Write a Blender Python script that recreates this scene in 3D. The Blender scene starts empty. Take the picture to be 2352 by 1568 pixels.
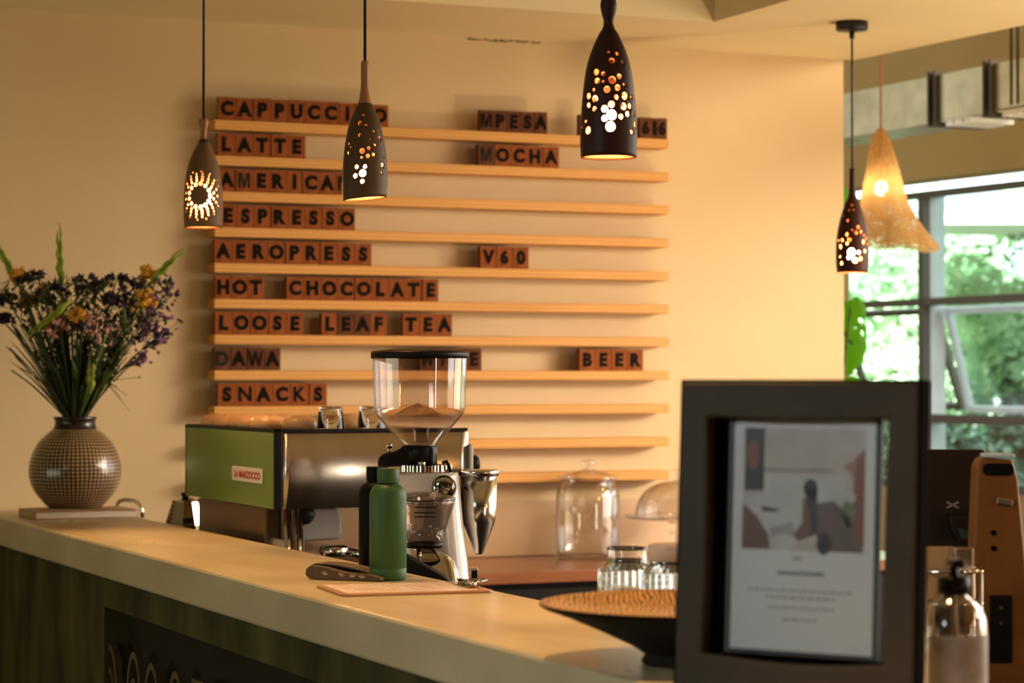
import bpy, bmesh, math, random
from mathutils import Vector, Matrix, Euler, geometry
from math import sin, cos, pi, radians, atan2, asin, sqrt, hypot

random.seed(7)
SC = bpy.context.scene
COL = SC.collection

# ------------------------------------------------------------------ camera
A = radians(23.4)                    # the lens looks this far to the +X side of the wall's normal (+Y)
F = 85.0 / 36.0 * 2352.0
PITCH = math.atan(86.0 / F)
CAM = Vector((0, 0, 1.5))
ROT = Euler((pi / 2 + PITCH, 0, -A)).to_matrix()
FWD = Vector((sin(A), cos(A), 0)); RGT = Vector((cos(A), -sin(A), 0))


def ray(u, v):
    return ROT @ Vector(((u - 1176) / F, -(v - 784) / F, -1.0))


def P(u, v, d):
    r = ray(u, v); return CAM + r * (d / r.dot(FWD))


def PZ(u, v, z):
    r = ray(u, v); return CAM + r * ((z - CAM.z) / r.z)


def PY(u, v, y):
    r = ray(u, v); return CAM + r * ((y - CAM.y) / r.y)


def PX(u, v, x):
    r = ray(u, v); return CAM + r * ((x - CAM.x) / r.x)


cam_data = bpy.data.cameras.new('camera')
cam = bpy.data.objects.new('camera', cam_data); COL.objects.link(cam)
cam.location = CAM; cam.rotation_euler = (pi / 2 + PITCH, 0, -A)
cam_data.lens = 85; cam_data.sensor_width = 36; cam_data.clip_start = 0.05; cam_data.clip_end = 200
cam_data.dof.use_dof = True; cam_data.dof.focus_distance = 4.75; cam_data.dof.aperture_fstop = 5.2
SC.camera = cam


# ------------------------------------------------------------------ materials
def nt(name):
    m = bpy.data.materials.new(name); m.use_nodes = True
    n = m.node_tree; n.nodes.clear()
    o = n.nodes.new('ShaderNodeOutputMaterial')
    return m, n, o


ANISO_ROT = 0.25


def pm(name, c1, c2=None, scale=8.0, rough=0.5, metal=0.0, bump=0.0, bscale=None, stretch=(1, 1, 1), coat=0.0, spec=0.5,
       rough2=None, detail=4.0, trans=0.0, ior=1.45, sub=0.0, emis=None, es=0.0, lo=0.35, hi=0.65, aniso=0.0):
    """Principled material whose colour wanders between c1 and c2 with noise."""
    m, n, o = nt(name); N = n.nodes; L = n.links
    b = N.new('ShaderNodeBsdfPrincipled'); L.new(b.outputs[0], o.inputs[0])
    b.inputs['Metallic'].default_value = metal; b.inputs['Roughness'].default_value = rough
    b.inputs['Coat Weight'].default_value = coat; b.inputs['Coat Roughness'].default_value = 0.08
    b.inputs['Specular IOR Level'].default_value = spec
    b.inputs['Transmission Weight'].default_value = trans; b.inputs['IOR'].default_value = ior
    b.inputs['Anisotropic'].default_value = aniso
    tc = N.new('ShaderNodeTexCoord'); mp = N.new('ShaderNodeMapping'); L.new(tc.outputs['Object'], mp.inputs[0])
    mp.inputs['Scale'].default_value = stretch
    c2 = c2 or tuple(x * 0.88 for x in c1)
    if aniso:
        tg_ = N.new('ShaderNodeTangent'); tg_.direction_type = 'UV_MAP'; L.new(tg_.outputs[0], b.inputs['Tangent']); b.inputs['Anisotropic Rotation'].default_value = ANISO_ROT
    nz = N.new('ShaderNodeTexNoise'); nz.inputs['Scale'].default_value = scale; nz.inputs['Detail'].default_value = detail
    L.new(mp.outputs[0], nz.inputs['Vector'])
    r = N.new('ShaderNodeValToRGB'); L.new(nz.outputs['Fac'], r.inputs[0])
    r.color_ramp.elements[0].position = lo; r.color_ramp.elements[1].position = hi
    r.color_ramp.elements[0].color = (*c2, 1); r.color_ramp.elements[1].color = (*c1, 1)
    L.new(r.outputs[0], b.inputs['Base Color'])
    if rough2 is not None:
        mr = N.new('ShaderNodeMapRange'); L.new(nz.outputs['Fac'], mr.inputs[0])
        mr.inputs[1].default_value = lo; mr.inputs[2].default_value = hi
        mr.inputs[3].default_value = rough; mr.inputs[4].default_value = rough2
        L.new(mr.outputs[0], b.inputs['Roughness'])
    if bump:
        nb = N.new('ShaderNodeTexNoise'); nb.inputs['Scale'].default_value = bscale or scale * 3; nb.inputs['Detail'].default_value = 3
        L.new(mp.outputs[0], nb.inputs['Vector'])
        bp = N.new('ShaderNodeBump'); bp.inputs['Strength'].default_value = bump; bp.inputs['Distance'].default_value = 0.01
        L.new(nb.outputs['Fac'], bp.inputs['Height']); L.new(bp.outputs[0], b.inputs['Normal'])
    if emis:
        b.inputs['Emission Color'].default_value = (*emis, 1); b.inputs['Emission Strength'].default_value = es
    return m


def thin_glass(name, tint=(1, 1, 1), refl=0.06, power=4.0, gloss=0.02, edge=0.7):
    """Clear thin glass or plastic: tinted see-through with reflections that grow towards grazing angles."""
    m, n, o = nt(name); N = n.nodes; L = n.links
    t = N.new('ShaderNodeBsdfTransparent'); t.inputs[0].default_value = (*tint, 1)
    g = N.new('ShaderNodeBsdfGlossy'); g.inputs['Roughness'].default_value = gloss
    lw = N.new('ShaderNodeLayerWeight'); lw.inputs[0].default_value = 0.5
    pw = N.new('ShaderNodeMath'); pw.operation = 'POWER'; pw.inputs[1].default_value = power; L.new(lw.outputs['Facing'], pw.inputs[0])
    ml = N.new('ShaderNodeMath'); ml.operation = 'MULTIPLY_ADD'; ml.inputs[1].default_value = edge; ml.inputs[2].default_value = refl
    L.new(pw.outputs[0], ml.inputs[0]); ml.use_clamp = True
    mx = N.new('ShaderNodeMixShader'); L.new(ml.outputs[0], mx.inputs[0]); L.new(t.outputs[0], mx.inputs[1]); L.new(g.outputs[0], mx.inputs[2])
    L.new(mx.outputs[0], o.inputs[0])
    return m


def leaf_mat(name, c1, c2, scale=6.0, trans=0.5, tcol=None):
    m, n, o = nt(name); N = n.nodes; L = n.links
    tc = N.new('ShaderNodeTexCoord'); nz = N.new('ShaderNodeTexNoise'); nz.inputs['Scale'].default_value = scale
    L.new(tc.outputs['Object'], nz.inputs['Vector'])
    r = N.new('ShaderNodeValToRGB'); r.color_ramp.elements[0].position = .35; r.color_ramp.elements[1].position = .65
    r.color_ramp.elements[0].color = (*c2, 1); r.color_ramp.elements[1].color = (*c1, 1); L.new(nz.outputs['Fac'], r.inputs[0])
    d = N.new('ShaderNodeBsdfPrincipled'); d.inputs['Roughness'].default_value = .45; L.new(r.outputs[0], d.inputs['Base Color'])
    t = N.new('ShaderNodeBsdfTranslucent'); L.new(r.outputs[0], t.inputs[0])
    if tcol: 
        for l in list(t.inputs[0].links): L.remove(l)
        t.inputs[0].default_value = (*tcol, 1)
    mx = N.new('ShaderNodeMixShader'); mx.inputs[0].default_value = trans
    L.new(d.outputs[0], mx.inputs[1]); L.new(t.outputs[0], mx.inputs[2]); L.new(mx.outputs[0], o.inputs[0])
    return m


def wood_rings(name, c1, c2, scale=22.0, dist=3.0, rough=0.35, axis='X', coat=0.2, stretch=(1, 1, 1)):
    m, n, o = nt(name); N = n.nodes; L = n.links
    b = N.new('ShaderNodeBsdfPrincipled'); b.inputs['Roughness'].default_value = rough; b.inputs['Coat Weight'].default_value = coat
    tc = N.new('ShaderNodeTexCoord'); mp = N.new('ShaderNodeMapping'); mp.inputs['Scale'].default_value = stretch
    L.new(tc.outputs['Object'], mp.inputs[0])
    w = N.new('ShaderNodeTexWave'); w.bands_direction = axis; w.inputs['Scale'].default_value = scale; w.inputs['Distortion'].default_value = dist
    w.inputs['Detail'].default_value = 2; w.inputs['Detail Scale'].default_value = 1.2
    L.new(mp.outputs[0], w.inputs['Vector'])
    r = N.new('ShaderNodeValToRGB'); r.color_ramp.elements[0].color = (*c2, 1); r.color_ramp.elements[1].color = (*c1, 1)
    r.color_ramp.elements[0].position = .15; r.color_ramp.elements[1].position = .6
    L.new(w.outputs['Fac'], r.inputs[0]); L.new(r.outputs[0], b.inputs['Base Color']); L.new(b.outputs[0], o.inputs[0])
    return m


def emit(name, c, s):
    m, n, o = nt(name); e = n.nodes.new('ShaderNodeEmission'); e.inputs[0].default_value = (*c, 1); e.inputs[1].default_value = s
    n.links.new(e.outputs[0], o.inputs[0]); return m


M = {}
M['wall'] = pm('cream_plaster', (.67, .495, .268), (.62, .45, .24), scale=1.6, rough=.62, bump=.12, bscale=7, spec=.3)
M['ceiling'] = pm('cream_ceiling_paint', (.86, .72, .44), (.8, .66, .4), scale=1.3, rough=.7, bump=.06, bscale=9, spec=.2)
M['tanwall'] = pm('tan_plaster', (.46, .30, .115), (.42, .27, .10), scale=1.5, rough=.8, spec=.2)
M['floor'] = pm('polished_floor', (.14, .10, .065), (.11, .08, .05), scale=2, rough=.5)
M['darkwall'] = pm('dark_olive_paint', (.06, .055, .04), (.05, .046, .033), scale=2, rough=.8)
M['frontwall'] = pm('brown_timber_wall', (.16, .10, .05), (.10, .06, .03), scale=4, rough=.8, stretch=(2, 1, .2))
M['concrete'] = pm('troweled_concrete', (.66, .53, .31), (.31, .24, .135), scale=4.5, rough=.34, rough2=.24, stretch=(1.6, .6, 1), lo=.1, hi=.9, spec=.5, detail=4.0)
M['base'] = pm('dark_stained_concrete', (.10, .082, .022), (.034, .026, .008), scale=5, rough=.8, stretch=(1.3, 1.3, .55), bump=.1, bscale=14, spec=.2, lo=.35, hi=.72, detail=7)
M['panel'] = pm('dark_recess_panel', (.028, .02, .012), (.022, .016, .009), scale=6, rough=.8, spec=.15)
M['signmetal'] = pm('dull_bronze_letter', (.13, .095, .06), (.1, .072, .045), scale=20, rough=.45, metal=.4)
M['pine'] = wood_rings('pine_strip', (.70, .335, .07), (.60, .27, .05), scale=9, dist=2.5, rough=.6, axis='Z', stretch=(.12, 1, 3), coat=0)
M['tile'] = pm('red_brown_wood_tile', (.30, .083, .018), (.215, .055, .012), scale=16, rough=.7, spec=.12, stretch=(6, 2, 1))
M['tiledark'] = pm('dark_wood_tile', (.145, .048, .018), (.105, .034, .013), scale=16, rough=.7, spec=.12, stretch=(6, 2, 1))
M['ink'] = pm('burnt_black_ink', (.014, .009, .006), (.009, .006, .004), scale=30, rough=.8, spec=.05)
M['inkgrey'] = pm('worn_grey_ink', (.032, .030, .022), (.014, .013, .01), scale=30, rough=.8, spec=.05)
M['shade'] = pm('dark_carved_wood', (.10, .055, .022), (.06, .032, .012), scale=12, rough=.45, stretch=(1, 1, .25), spec=.2)
M['shadebrown'] = pm('warm_carved_wood', (.17, .092, .036), (.12, .063, .024), scale=12, rough=.5, stretch=(1, 1, .25), spec=.2)
M['shadedark'] = pm('near_black_carved_wood', (.05, .017, .010), (.03, .010, .006), scale=12, rough=.45, stretch=(1, 1, .25), spec=.15)
M['neck'] = pm('orange_turned_wood', (.34, .135, .035), (.27, .10, .026), scale=10, rough=.4, stretch=(1, 1, .2))
M['cord'] = pm('black_rubber', (.012, .01, .009), rough=.5)
M['blackmetal'] = pm('black_satin_metal', (.014, .012, .011), rough=.35, metal=.2)
M['bulb'] = emit('warm_bulb', (1.0, .48, .21), 680)
M['rawwood'] = pm('raw_wood_inside', (.62, .25, .10), (.5, .19, .07), scale=12, rough=.8, spec=.1)
M['bulbsoft'] = emit('warm_bulb_soft', (1.0, .62, .28), 30)
M['steel'] = pm('brushed_steel', (.66, .58, .49), (.63, .55, .465), scale=30, rough=.23, metal=1, stretch=(1, 1, .02), aniso=.95)
M['chrome'] = pm('polished_chrome', (.72, .68, .62), rough=.07, metal=1)
M['steelbright'] = pm('bright_steel', (.78, .75, .7), (.72, .69, .64), scale=20, rough=.16, metal=1)
M['green'] = pm('moss_green_panel', (.22, .38, .06), (.19, .34, .052), scale=3, rough=.22, metal=.6, coat=.25)
M['black'] = pm('black_plastic', (.007, .006, .005), rough=.4, spec=.18)
M['blackmatte'] = pm('black_matte', (.008, .007, .006), rough=.6, spec=.15)
M['greyplastic'] = pm('grey_lilac_plastic', (.28, .24, .23), (.25, .215, .2), scale=5, rough=.3)
M['whitepaint'] = pm('white_enamel', (.62, .56, .5), (.58, .53, .47), scale=5, rough=.22, coat=.6)
M['plate'] = pm('cream_badge_plate', (.72, .66, .55), rough=.35)
M['red'] = pm('red_lettering', (.42, .03, .015), rough=.5)
M['brownsteel'] = pm('brown_reflection_steel', (.23, .15, .085), (.19, .12, .065), scale=4, rough=.3, metal=.85)  # steel, with the brown it reflects put into its colour
M['clear'] = thin_glass('clear_glass', (.95, .945, .93), .075, 2.8, .02, .9)
M['hopper'] = thin_glass('clear_hopper_plastic', (.93, .90, .89), .06, 3.0, .04, .6)
M['smoke'] = thin_glass('smoky_plastic', (.84, .79, .76), .06, 2.6, .04, .55)
M['lilac'] = pm('lilac_grey_plastic', (.2, .15, .15), rough=.25)
M['glass'] = pm('solid_glass', (.98, .99, .98), (.97, .985, .97), rough=.01, trans=1.0, ior=1.47)
M['pane'] = thin_glass('window_glass', (.93, .97, .95), .05, 4.0, .0, .8)
M['botgreen'] = pm('matte_green_bottle', (.045, .112, .033), (.041, .103, .03), scale=3, rough=.45, spec=.25)
M['botblack'] = pm('matte_black_bottle', (.004, .0035, .003), rough=.55, spec=.08)
M['cloth'] = pm('taupe_cloth', (.125, .078, .042), (.085, .052, .028), scale=40, rough=.8)
M['leafprint'] = pm('cream_leaf_print', (.62, .47, .3), rough=.8)
M['board'] = pm('clipboard_wood', (.42, .21, .095), (.34, .16, .07), scale=20, rough=.35, stretch=(1, 6, 1))
M['paper'] = pm('menu_paper', (.86, .66, .52), (.76, .54, .41), scale=16, rough=.24, lo=.38, hi=.52, spec=.6)
M['print'] = pm('faded_print', (.36, .26, .2), (.3, .2, .15), scale=60, rough=.5)
M['bowltop'] = wood_rings('zebra_wood', (.50, .23, .055), (.075, .03, .01), scale=44, dist=9, rough=.3, axis='X', coat=.4, stretch=(1, .4, 1))
M['bowlout'] = pm('charred_wood', (.010, .006, .004), (.007, .004, .003), scale=20, rough=.5, spec=.2)
M['frame'] = pm('grey_brown_leather', (.054, .036, .018), (.04, .027, .013), scale=9, rough=.6, spec=.25, bump=.25, bscale=20)
M['framedark'] = pm('dark_frame_edge', (.003, .002, .002), rough=.9, spec=.02)
M['frameinner'] = pm('slate_frame_lip', (.05, .052, .04), (.04, .042, .032), scale=9, rough=.5)
M['poster'] = pm('poster_paper', (.86, .86, .85), (.83, .83, .82), scale=3, rough=.25, spec=.5)
M['clearbottle'] = thin_glass('clear_soft_plastic', (.93, .89, .85), .10, 2.2, .12, .5)
M['gel'] = thin_glass('clear_gel', (.84, .80, .76), .04, 3, .1, .3)
M['posdark'] = pm('dark_brown_casing', (.03, .017, .009), (.025, .014, .008), scale=4, rough=.6, spec=.2)
M['posblack'] = pm('gloss_black_casing', (.006, .005, .005), rough=.25)
M['teal'] = pm('dim_teal_screen', (.01, .045, .05), rough=.2)
M['poswood'] = pm('orange_plywood', (.26, .085, .009), (.22, .07, .007), scale=6, rough=.5, stretch=(4, 4, .5))
M['vasedark'] = pm('dark_glaze', (.016, .009, .006), rough=.25)
M['book'] = pm('tan_book_cover', (.42, .25, .13), (.34, .2, .1), scale=14, rough=.5)
M['pages'] = pm('page_edges', (.85, .76, .62), (.74, .65, .52), scale=60, rough=.8, stretch=(.2, .2, 6))
M['tancup'] = pm('tan_stoneware', (.58, .33, .135), (.52, .29, .115), scale=8, rough=.35, coat=.3)
M['creamcup'] = pm('cream_cup', (.66, .50, .38), rough=.3)
M['redwood'] = pm('red_brown_worktop', (.29, .105, .042), (.24, .082, .032), scale=7, rough=.27, stretch=(.6, 4, 1), coat=.3)
M['cabinet'] = pm('black_cabinet', (.008, .005, .004), (.006, .004, .003), scale=5, rough=.5, spec=.2)
M['splash'] = pm('tan_splashback', (.66, .45, .27), (.58, .39, .23), scale=4, rough=.28, spec=.6)
M['duct'] = pm('galvanised_duct', (.55, .5, .34), (.42, .38, .25), scale=12, rough=.42, metal=.6)
M['ductdark'] = pm('dark_flange', (.07, .055, .035), rough=.5, metal=.5)
M['whitegrille'] = pm('white_grille', (.85, .83, .76), rough=.4)
M['mull'] = pm('bronze_window_frame', (.085, .066, .04), (.075, .058, .036), scale=6, rough=.45)
M['mulllight'] = pm('skylit_outer_frame', (.72, .77, .8), rough=.5)  # outdoor light on the outer frame faces is put into this pale colour
M['raffia'] = pm('woven_raffia', (.72, .42, .13), (.55, .29, .075), scale=60, rough=.8, stretch=(1, 1, 3))
M['monstera'] = leaf_mat('bright_leaf', (.2, .46, .012), (.12, .33, .008), 8, .6, (.42, .85, .01))
M['stem'] = pm('green_stem', (.10, .14, .02), (.05, .08, .012), scale=30, rough=.5)
M['darkstem'] = pm('dark_green_stem', (.03, .042, .01), (.018, .026, .007), scale=30, rough=.5)
M['gladleaf'] = leaf_mat('yellow_green_bud', (.46, .54, .05), (.26, .36, .03), 20, .35)
M['darkleaf'] = leaf_mat('dark_leaf', (.05, .075, .014), (.022, .036, .008), 12, .2)
M['purple'] = pm('dark_purple_petal', (.03, .012, .026), (.015, .006, .012), scale=40, rough=.7)
M['violet'] = pm('violet_petal', (.30, .10, .27), (.12, .035, .11), scale=40, rough=.7)
M['yellow'] = pm('ochre_petal', (.8, .42, .025), (.55, .22, .014), scale=40, rough=.7)
M['pink'] = pm('dusty_pink_petal', (.62, .34, .28), (.45, .2, .15), scale=40, rough=.7)
M['whitefl'] = pm('cream_seed_head', (.8, .66, .4), (.4, .3, .15), scale=40, rough=.7)
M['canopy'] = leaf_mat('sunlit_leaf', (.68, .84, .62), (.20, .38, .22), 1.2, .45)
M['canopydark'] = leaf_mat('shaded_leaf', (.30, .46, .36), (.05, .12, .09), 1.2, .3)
M['trunk'] = pm('bark', (.12, .09, .06), rough=.9)
M['grass'] = pm('garden_ground', (.045, .06, .03), (.03, .045, .02), scale=3, rough=.9)
M['whiteroof'] = pm('white_canopy_roof', (.85, .86, .86), rough=.6)
M['terracotta'] = pm('terracotta', (.35, .13, .06), rough=.8)
M['crack'] = pm('greenish_crack', (.14, .12, .045), (.1, .08, .03), scale=40, rough=.9)


def vase_mat():
    """Dark glaze with rows of small cream dashes."""
    m, n, o = nt('dashed_vase_glaze'); N = n.nodes; L = n.links
    b = N.new('ShaderNodeBsdfPrincipled'); b.inputs['Roughness'].default_value = .28; b.inputs['Coat Weight'].default_value = .4
    uv = N.new('ShaderNodeUVMap'); sp = N.new('ShaderNodeSeparateXYZ'); L.new(uv.outputs[0], sp.inputs[0])
    nz = N.new('ShaderNodeTexNoise'); nz.inputs['Scale'].default_value = 9; L.new(uv.outputs[0], nz.inputs['Vector'])

    def saw(sock, freq, thr):
        a = N.new('ShaderNodeMath'); a.operation = 'MULTIPLY_ADD'; a.inputs[1].default_value = freq; L.new(sock, a.inputs[0])
        mm = N.new('ShaderNodeMath'); mm.operation = 'MULTIPLY'; mm.inputs[1].default_value = .55; L.new(nz.outputs['Fac'], mm.inputs[0])
        L.new(mm.outputs[0], a.inputs[2])
        f = N.new('ShaderNodeMath'); f.operation = 'FRACT'; L.new(a.outputs[0], f.inputs[0])
        g = N.new('ShaderNodeMath'); g.operation = 'GREATER_THAN'; g.inputs[1].default_value = thr; L.new(f.outputs[0], g.inputs[0])
        return g.outputs[0]
    k = N.new('ShaderNodeMath'); k.operation = 'MULTIPLY'
    L.new(saw(sp.outputs[0], 64, .42), k.inputs[0]); L.new(saw(sp.outputs[1], 62, .42), k.inputs[1])
    mx = N.new('ShaderNodeMix'); mx.data_type = 'RGBA'; L.new(k.outputs[0], mx.inputs[0])
    mx.inputs[6].default_value = (.022, .013, .007, 1); mx.inputs[7].default_value = (.50, .32, .15, 1)
    L.new(mx.outputs[2], b.inputs['Base Color']); L.new(b.outputs[0], o.inputs[0]); return m


M['vase'] = vase_mat()


# ------------------------------------------------------------------ mesh helpers
def petals(hb, c, r, rnd, n=4):
    """a tuft of small pointed petals"""
    for q in range(n):
        d = Vector((rnd.gauss(0, 1), rnd.gauss(0, 1), rnd.gauss(0.3, .8))).normalized()
        hb.tube([c - d * r * .5, c + d * r * .5, c + d * r * 1.3], [r * .3, r * .62, r * .12], 5, flat=.45)


class MB:
    def __init__(s):
        s.bm = bmesh.new(); s.bm.loops.layers.uv.new('UVMap'); s.mi = 0

    def _mark(s, faces, smooth=False):
        for f in faces:
            f.material_index = s.mi; f.smooth = smooth

    def box(s, c, size, bev=0.0, rot=None, seg=2):
        r = bmesh.ops.create_cube(s.bm, size=1.0)
        vs = r['verts']
        bmesh.ops.scale(s.bm, vec=size, verts=vs)
        fs = list({f for v in vs for f in v.link_faces})
        if bev:
            es = list({e for v in vs for e in v.link_edges})
            rr = bmesh.ops.bevel(s.bm, geom=es, offset=bev, segments=seg, affect='EDGES', profile=.5)
            vs = list({v for f in rr['faces'] for v in f.verts} | {v for v in vs if v.is_valid})
            fs = list({f for v in vs for f in v.link_faces})
        if rot is not None:
            bmesh.ops.transform(s.bm, matrix=rot.to_4x4(), verts=vs)
        bmesh.ops.translate(s.bm, vec=Vector(c), verts=vs)
        s._mark(fs); return s

    def span(s, a, b, bev=0.0):
        a = Vector(a); b = Vector(b)
        return s.box((a + b) / 2, [abs(x) for x in (b - a)], bev)

    def lathe(s, prof, seg=32, c=(0, 0, 0), axis=None, smooth=True, flute=None, ang=2 * pi, close=False):
        """prof: (r, z) points; flute=(n, depth) ribs the outside."""
        uvl = s.bm.loops.layers.uv.active
        c = Vector(c); rows = []; full = abs(ang - 2 * pi) < 1e-6
        nn = seg if full else seg + 1
        q = Vector((0, 0, 1)).rotation_difference(Vector(axis)) if axis is not None else None
        for (r, z) in prof:
            if r < 1e-6:
                p = Vector((0, 0, z)); p = q @ p if q else p
                rows.append([s.bm.verts.new(c + p)]); continue
            row = []
            for i in range(nn):
                t = i / seg * ang
                rr = r
                if flute: rr = r * (1 + flute[1] * cos(flute[0] * t))
                p = Vector((rr * sin(t), -rr * cos(t), z)); p = q @ p if q else p
                row.append(s.bm.verts.new(c + p))
            rows.append(row)
        arc = [0]
        for k in range(1, len(prof)): arc.append(arc[-1] + hypot(prof[k][0] - prof[k - 1][0], prof[k][1] - prof[k - 1][1]))
        T = arc[-1] or 1
        for k in range(len(rows) - 1):
            a, b = rows[k], rows[k + 1]
            if len(a) == 1 and len(b) == 1: continue
            for i in range(seg):
                j = (i + 1) % nn
                if len(a) == 1: vs = [a[0], b[j], b[i]]; uv = [(i / seg, arc[k]), ((i + 1) / seg, arc[k + 1]), (i / seg, arc[k + 1])]
                elif len(b) == 1: vs = [a[i], a[j], b[0]]; uv = [(i / seg, arc[k]), ((i + 1) / seg, arc[k]), (i / seg, arc[k + 1])]
                else: vs = [a[i], a[j], b[j], b[i]]; uv = [(i / seg, arc[k]), ((i + 1) / seg, arc[k]), ((i + 1) / seg, arc[k + 1]), (i / seg, arc[k + 1])]
                try: f = s.bm.faces.new(vs)
                except ValueError: continue
                f.material_index = s.mi; f.smooth = smooth
                for l, w in zip(f.loops, uv): l[uvl].uv = (w[0], w[1] / T)
        if close:
            for row, rev in ((rows[0], True), (rows[-1], False)):
                if len(row) > 2:
                    f = s.bm.faces.new(row[::-1] if rev else row); f.material_index = s.mi
        return s

    def tube(s, pts, r, seg=8, smooth=True, flat=1.0, cap=True):
        pts = [Vector(p) for p in pts]; n = len(pts)
        rs = r if isinstance(r, (list, tuple)) else [r] * n
        rows = []; up = Vector((0, 0, 1)); prev = None
        for i, p in enumerate(pts):
            t = (pts[min(i + 1, n - 1)] - pts[max(i - 1, 0)]).normalized()
            if prev is None:
                a = t.cross(up if abs(t.z) < .95 else Vector((1, 0, 0))).normalized()
            else:
                a = (prev - t * prev.dot(t)); a = a.normalized() if a.length > 1e-6 else t.orthogonal().normalized()
            prev = a; b = t.cross(a)
            rows.append([s.bm.verts.new(p + (a * cos(2 * pi * k / seg) + b * sin(2 * pi * k / seg) * flat) * rs[i]) for k in range(seg)])
        fs = []
        for i in range(n - 1):
            for k in range(seg):
                fs.append(s.bm.faces.new([rows[i][k], rows[i][(k + 1) % seg], rows[i + 1][(k + 1) % seg], rows[i + 1][k]]))
        if cap:
            fs.append(s.bm.faces.new(rows[0][::-1])); fs.append(s.bm.faces.new(rows[-1]))
        s._mark(fs, smooth); return s

    def prism(s, poly, lo, hi, axis='z', bev=0.0):
        """poly in 2D, pushed from lo to hi along the axis."""
        def mk(a, b, h):
            return {'z': (a, b, h), 'y': (a, h, b), 'x': (h, a, b)}[axis]
        va = [s.bm.verts.new(mk(a, b, lo)) for a, b in poly]; vb = [s.bm.verts.new(mk(a, b, hi)) for a, b in poly]
        fs = [s.bm.faces.new(va), s.bm.faces.new(vb)]
        n = len(poly)
        for i in range(n): fs.append(s.bm.faces.new([va[i], va[(i + 1) % n], vb[(i + 1) % n], vb[i]]))
        bmesh.ops.recalc_face_normals(s.bm, faces=fs)
        if bev:
            es = list({e for f in fs for e in f.edges})
            rr = bmesh.ops.bevel(s.bm, geom=es, offset=bev, segments=2, affect='EDGES', profile=.5)
            fs = [f for f in fs if f.is_valid] + list(rr['faces'])
        s._mark(fs); return s

    def ico(s, c, r, sub=1, sc=(1, 1, 1), smooth=True):
        rr = bmesh.ops.create_icosphere(s.bm, subdivisions=sub, radius=r)
        bmesh.ops.scale(s.bm, vec=sc, verts=rr['verts']); bmesh.ops.translate(s.bm, vec=Vector(c), verts=rr['verts'])
        s._mark(list({f for v in rr['verts'] for f in v.link_faces}), smooth); return s

    def blade(s, pts, w, thick=.0012):
        """A leaf blade along pts with half widths w, as a thin lens."""
        s.tube(pts, w, seg=6, flat=.16); return s

    def build(s, name, mats, parent=None, loc=None, rot=None):
        me = bpy.data.meshes.new(name); s.bm.normal_update(); s.bm.to_mesh(me); s.bm.free()
        for m in (mats if isinstance(mats, (list, tuple)) else [mats]): me.materials.append(m)
        o = bpy.data.objects.new(name, me); COL.objects.link(o)
        if parent: o.parent = parent
        if loc is not None: o.location = loc
        if rot is not None: o.rotation_euler = rot
        return o


def tag(o, label=None, cat=None, group=None, kind=None):
    if label: o['label'] = label
    if cat: o['category'] = cat
    if group: o['group'] = group
    if kind: o['kind'] = kind
    return o


def thing(name, label, cat, loc=(0, 0, 0), rz=0.0, group=None):
    o = bpy.data.objects.new(name, None); COL.objects.link(o); o.empty_display_size = .05
    o.location = loc; o.rotation_euler = (0, 0, rz)
    return tag(o, label, cat, group)


def struct(o, label=None, cat=None):
    return tag(o, label, cat, None, 'structure')


def copy_tree(o, parent=None):
    c = o.copy(); COL.objects.link(c); c.parent = parent
    for ch in o.children: copy_tree(ch, c)
    return c


def rect(a, b, c, d):
    return [(a, b), (c, b), (c, d), (a, d)]


ORD = ['first', 'second', 'third', 'fourth', 'fifth', 'sixth', 'seventh', 'eighth', 'ninth', 'tenth']

# ------------------------------------------------------------------ lettering
FONT_CACHE = {}


def glyph_meshes(chars, bold=.06):
    tmp = []
    for ch in chars:
        cu = bpy.data.curves.new('glyph', 'FONT'); cu.body = ch; cu.size = 1; cu.extrude = .02; cu.offset = bold if ch not in 'MNWK' else bold * .45
        cu.align_x = 'CENTER'; cu.resolution_u = 4
        ob = bpy.data.objects.new('glyph', cu); COL.objects.link(ob); tmp.append((ch, ob))
    bpy.context.view_layer.update()
    dg = bpy.context.evaluated_depsgraph_get()
    out = {}
    for ch, ob in tmp:
        me = bpy.data.meshes.new_from_object(ob.evaluated_get(dg)); me.name = 'letter'
        xs = [v.co.x for v in me.vertices]; ys = [v.co.y for v in me.vertices]
        cx, cy, h = (min(xs) + max(xs)) / 2, (min(ys) + max(ys)) / 2, max(ys) - min(ys)
        me.transform(Matrix.Rotation(pi / 2, 4, 'X') @ Matrix.Diagonal((1 / h, 1 / h, 1, 1)) @ Matrix.Translation((-cx, -cy, 0)))
        me.materials.clear()
        out[ch] = me
        cu = ob.data; bpy.data.objects.remove(ob); bpy.data.curves.remove(cu)
    return out


# ================================================================== SETTING
YW = 6.964            # face of the back wall
ZC = 2.567            # underside of the low ceiling
CT = 1.122            # top of the counter
CX0, CX1 = 1.345, 1.692
corner = PY(1937, 130, YW)
XC = corner.x
# back wall
b = MB().span((-2.0, YW, 0), (XC, YW + .22, 3.4))
wall_back = struct(b.build('wall_back', M['wall']), 'cream plastered wall behind the counter', 'wall')
b = MB()
for k in range(14):
    u = 1080 + k * 12 + random.uniform(-3, 3); p = PY(u, 90 + (u - 1080) * .055 + random.uniform(-1.5, 1.5), YW)
    b.ico((p.x, YW, p.z), .009, 1, (1.4, .16, random.uniform(.25, .55)))
b.build('plaster_crack', M['crack'], wall_back)

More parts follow.
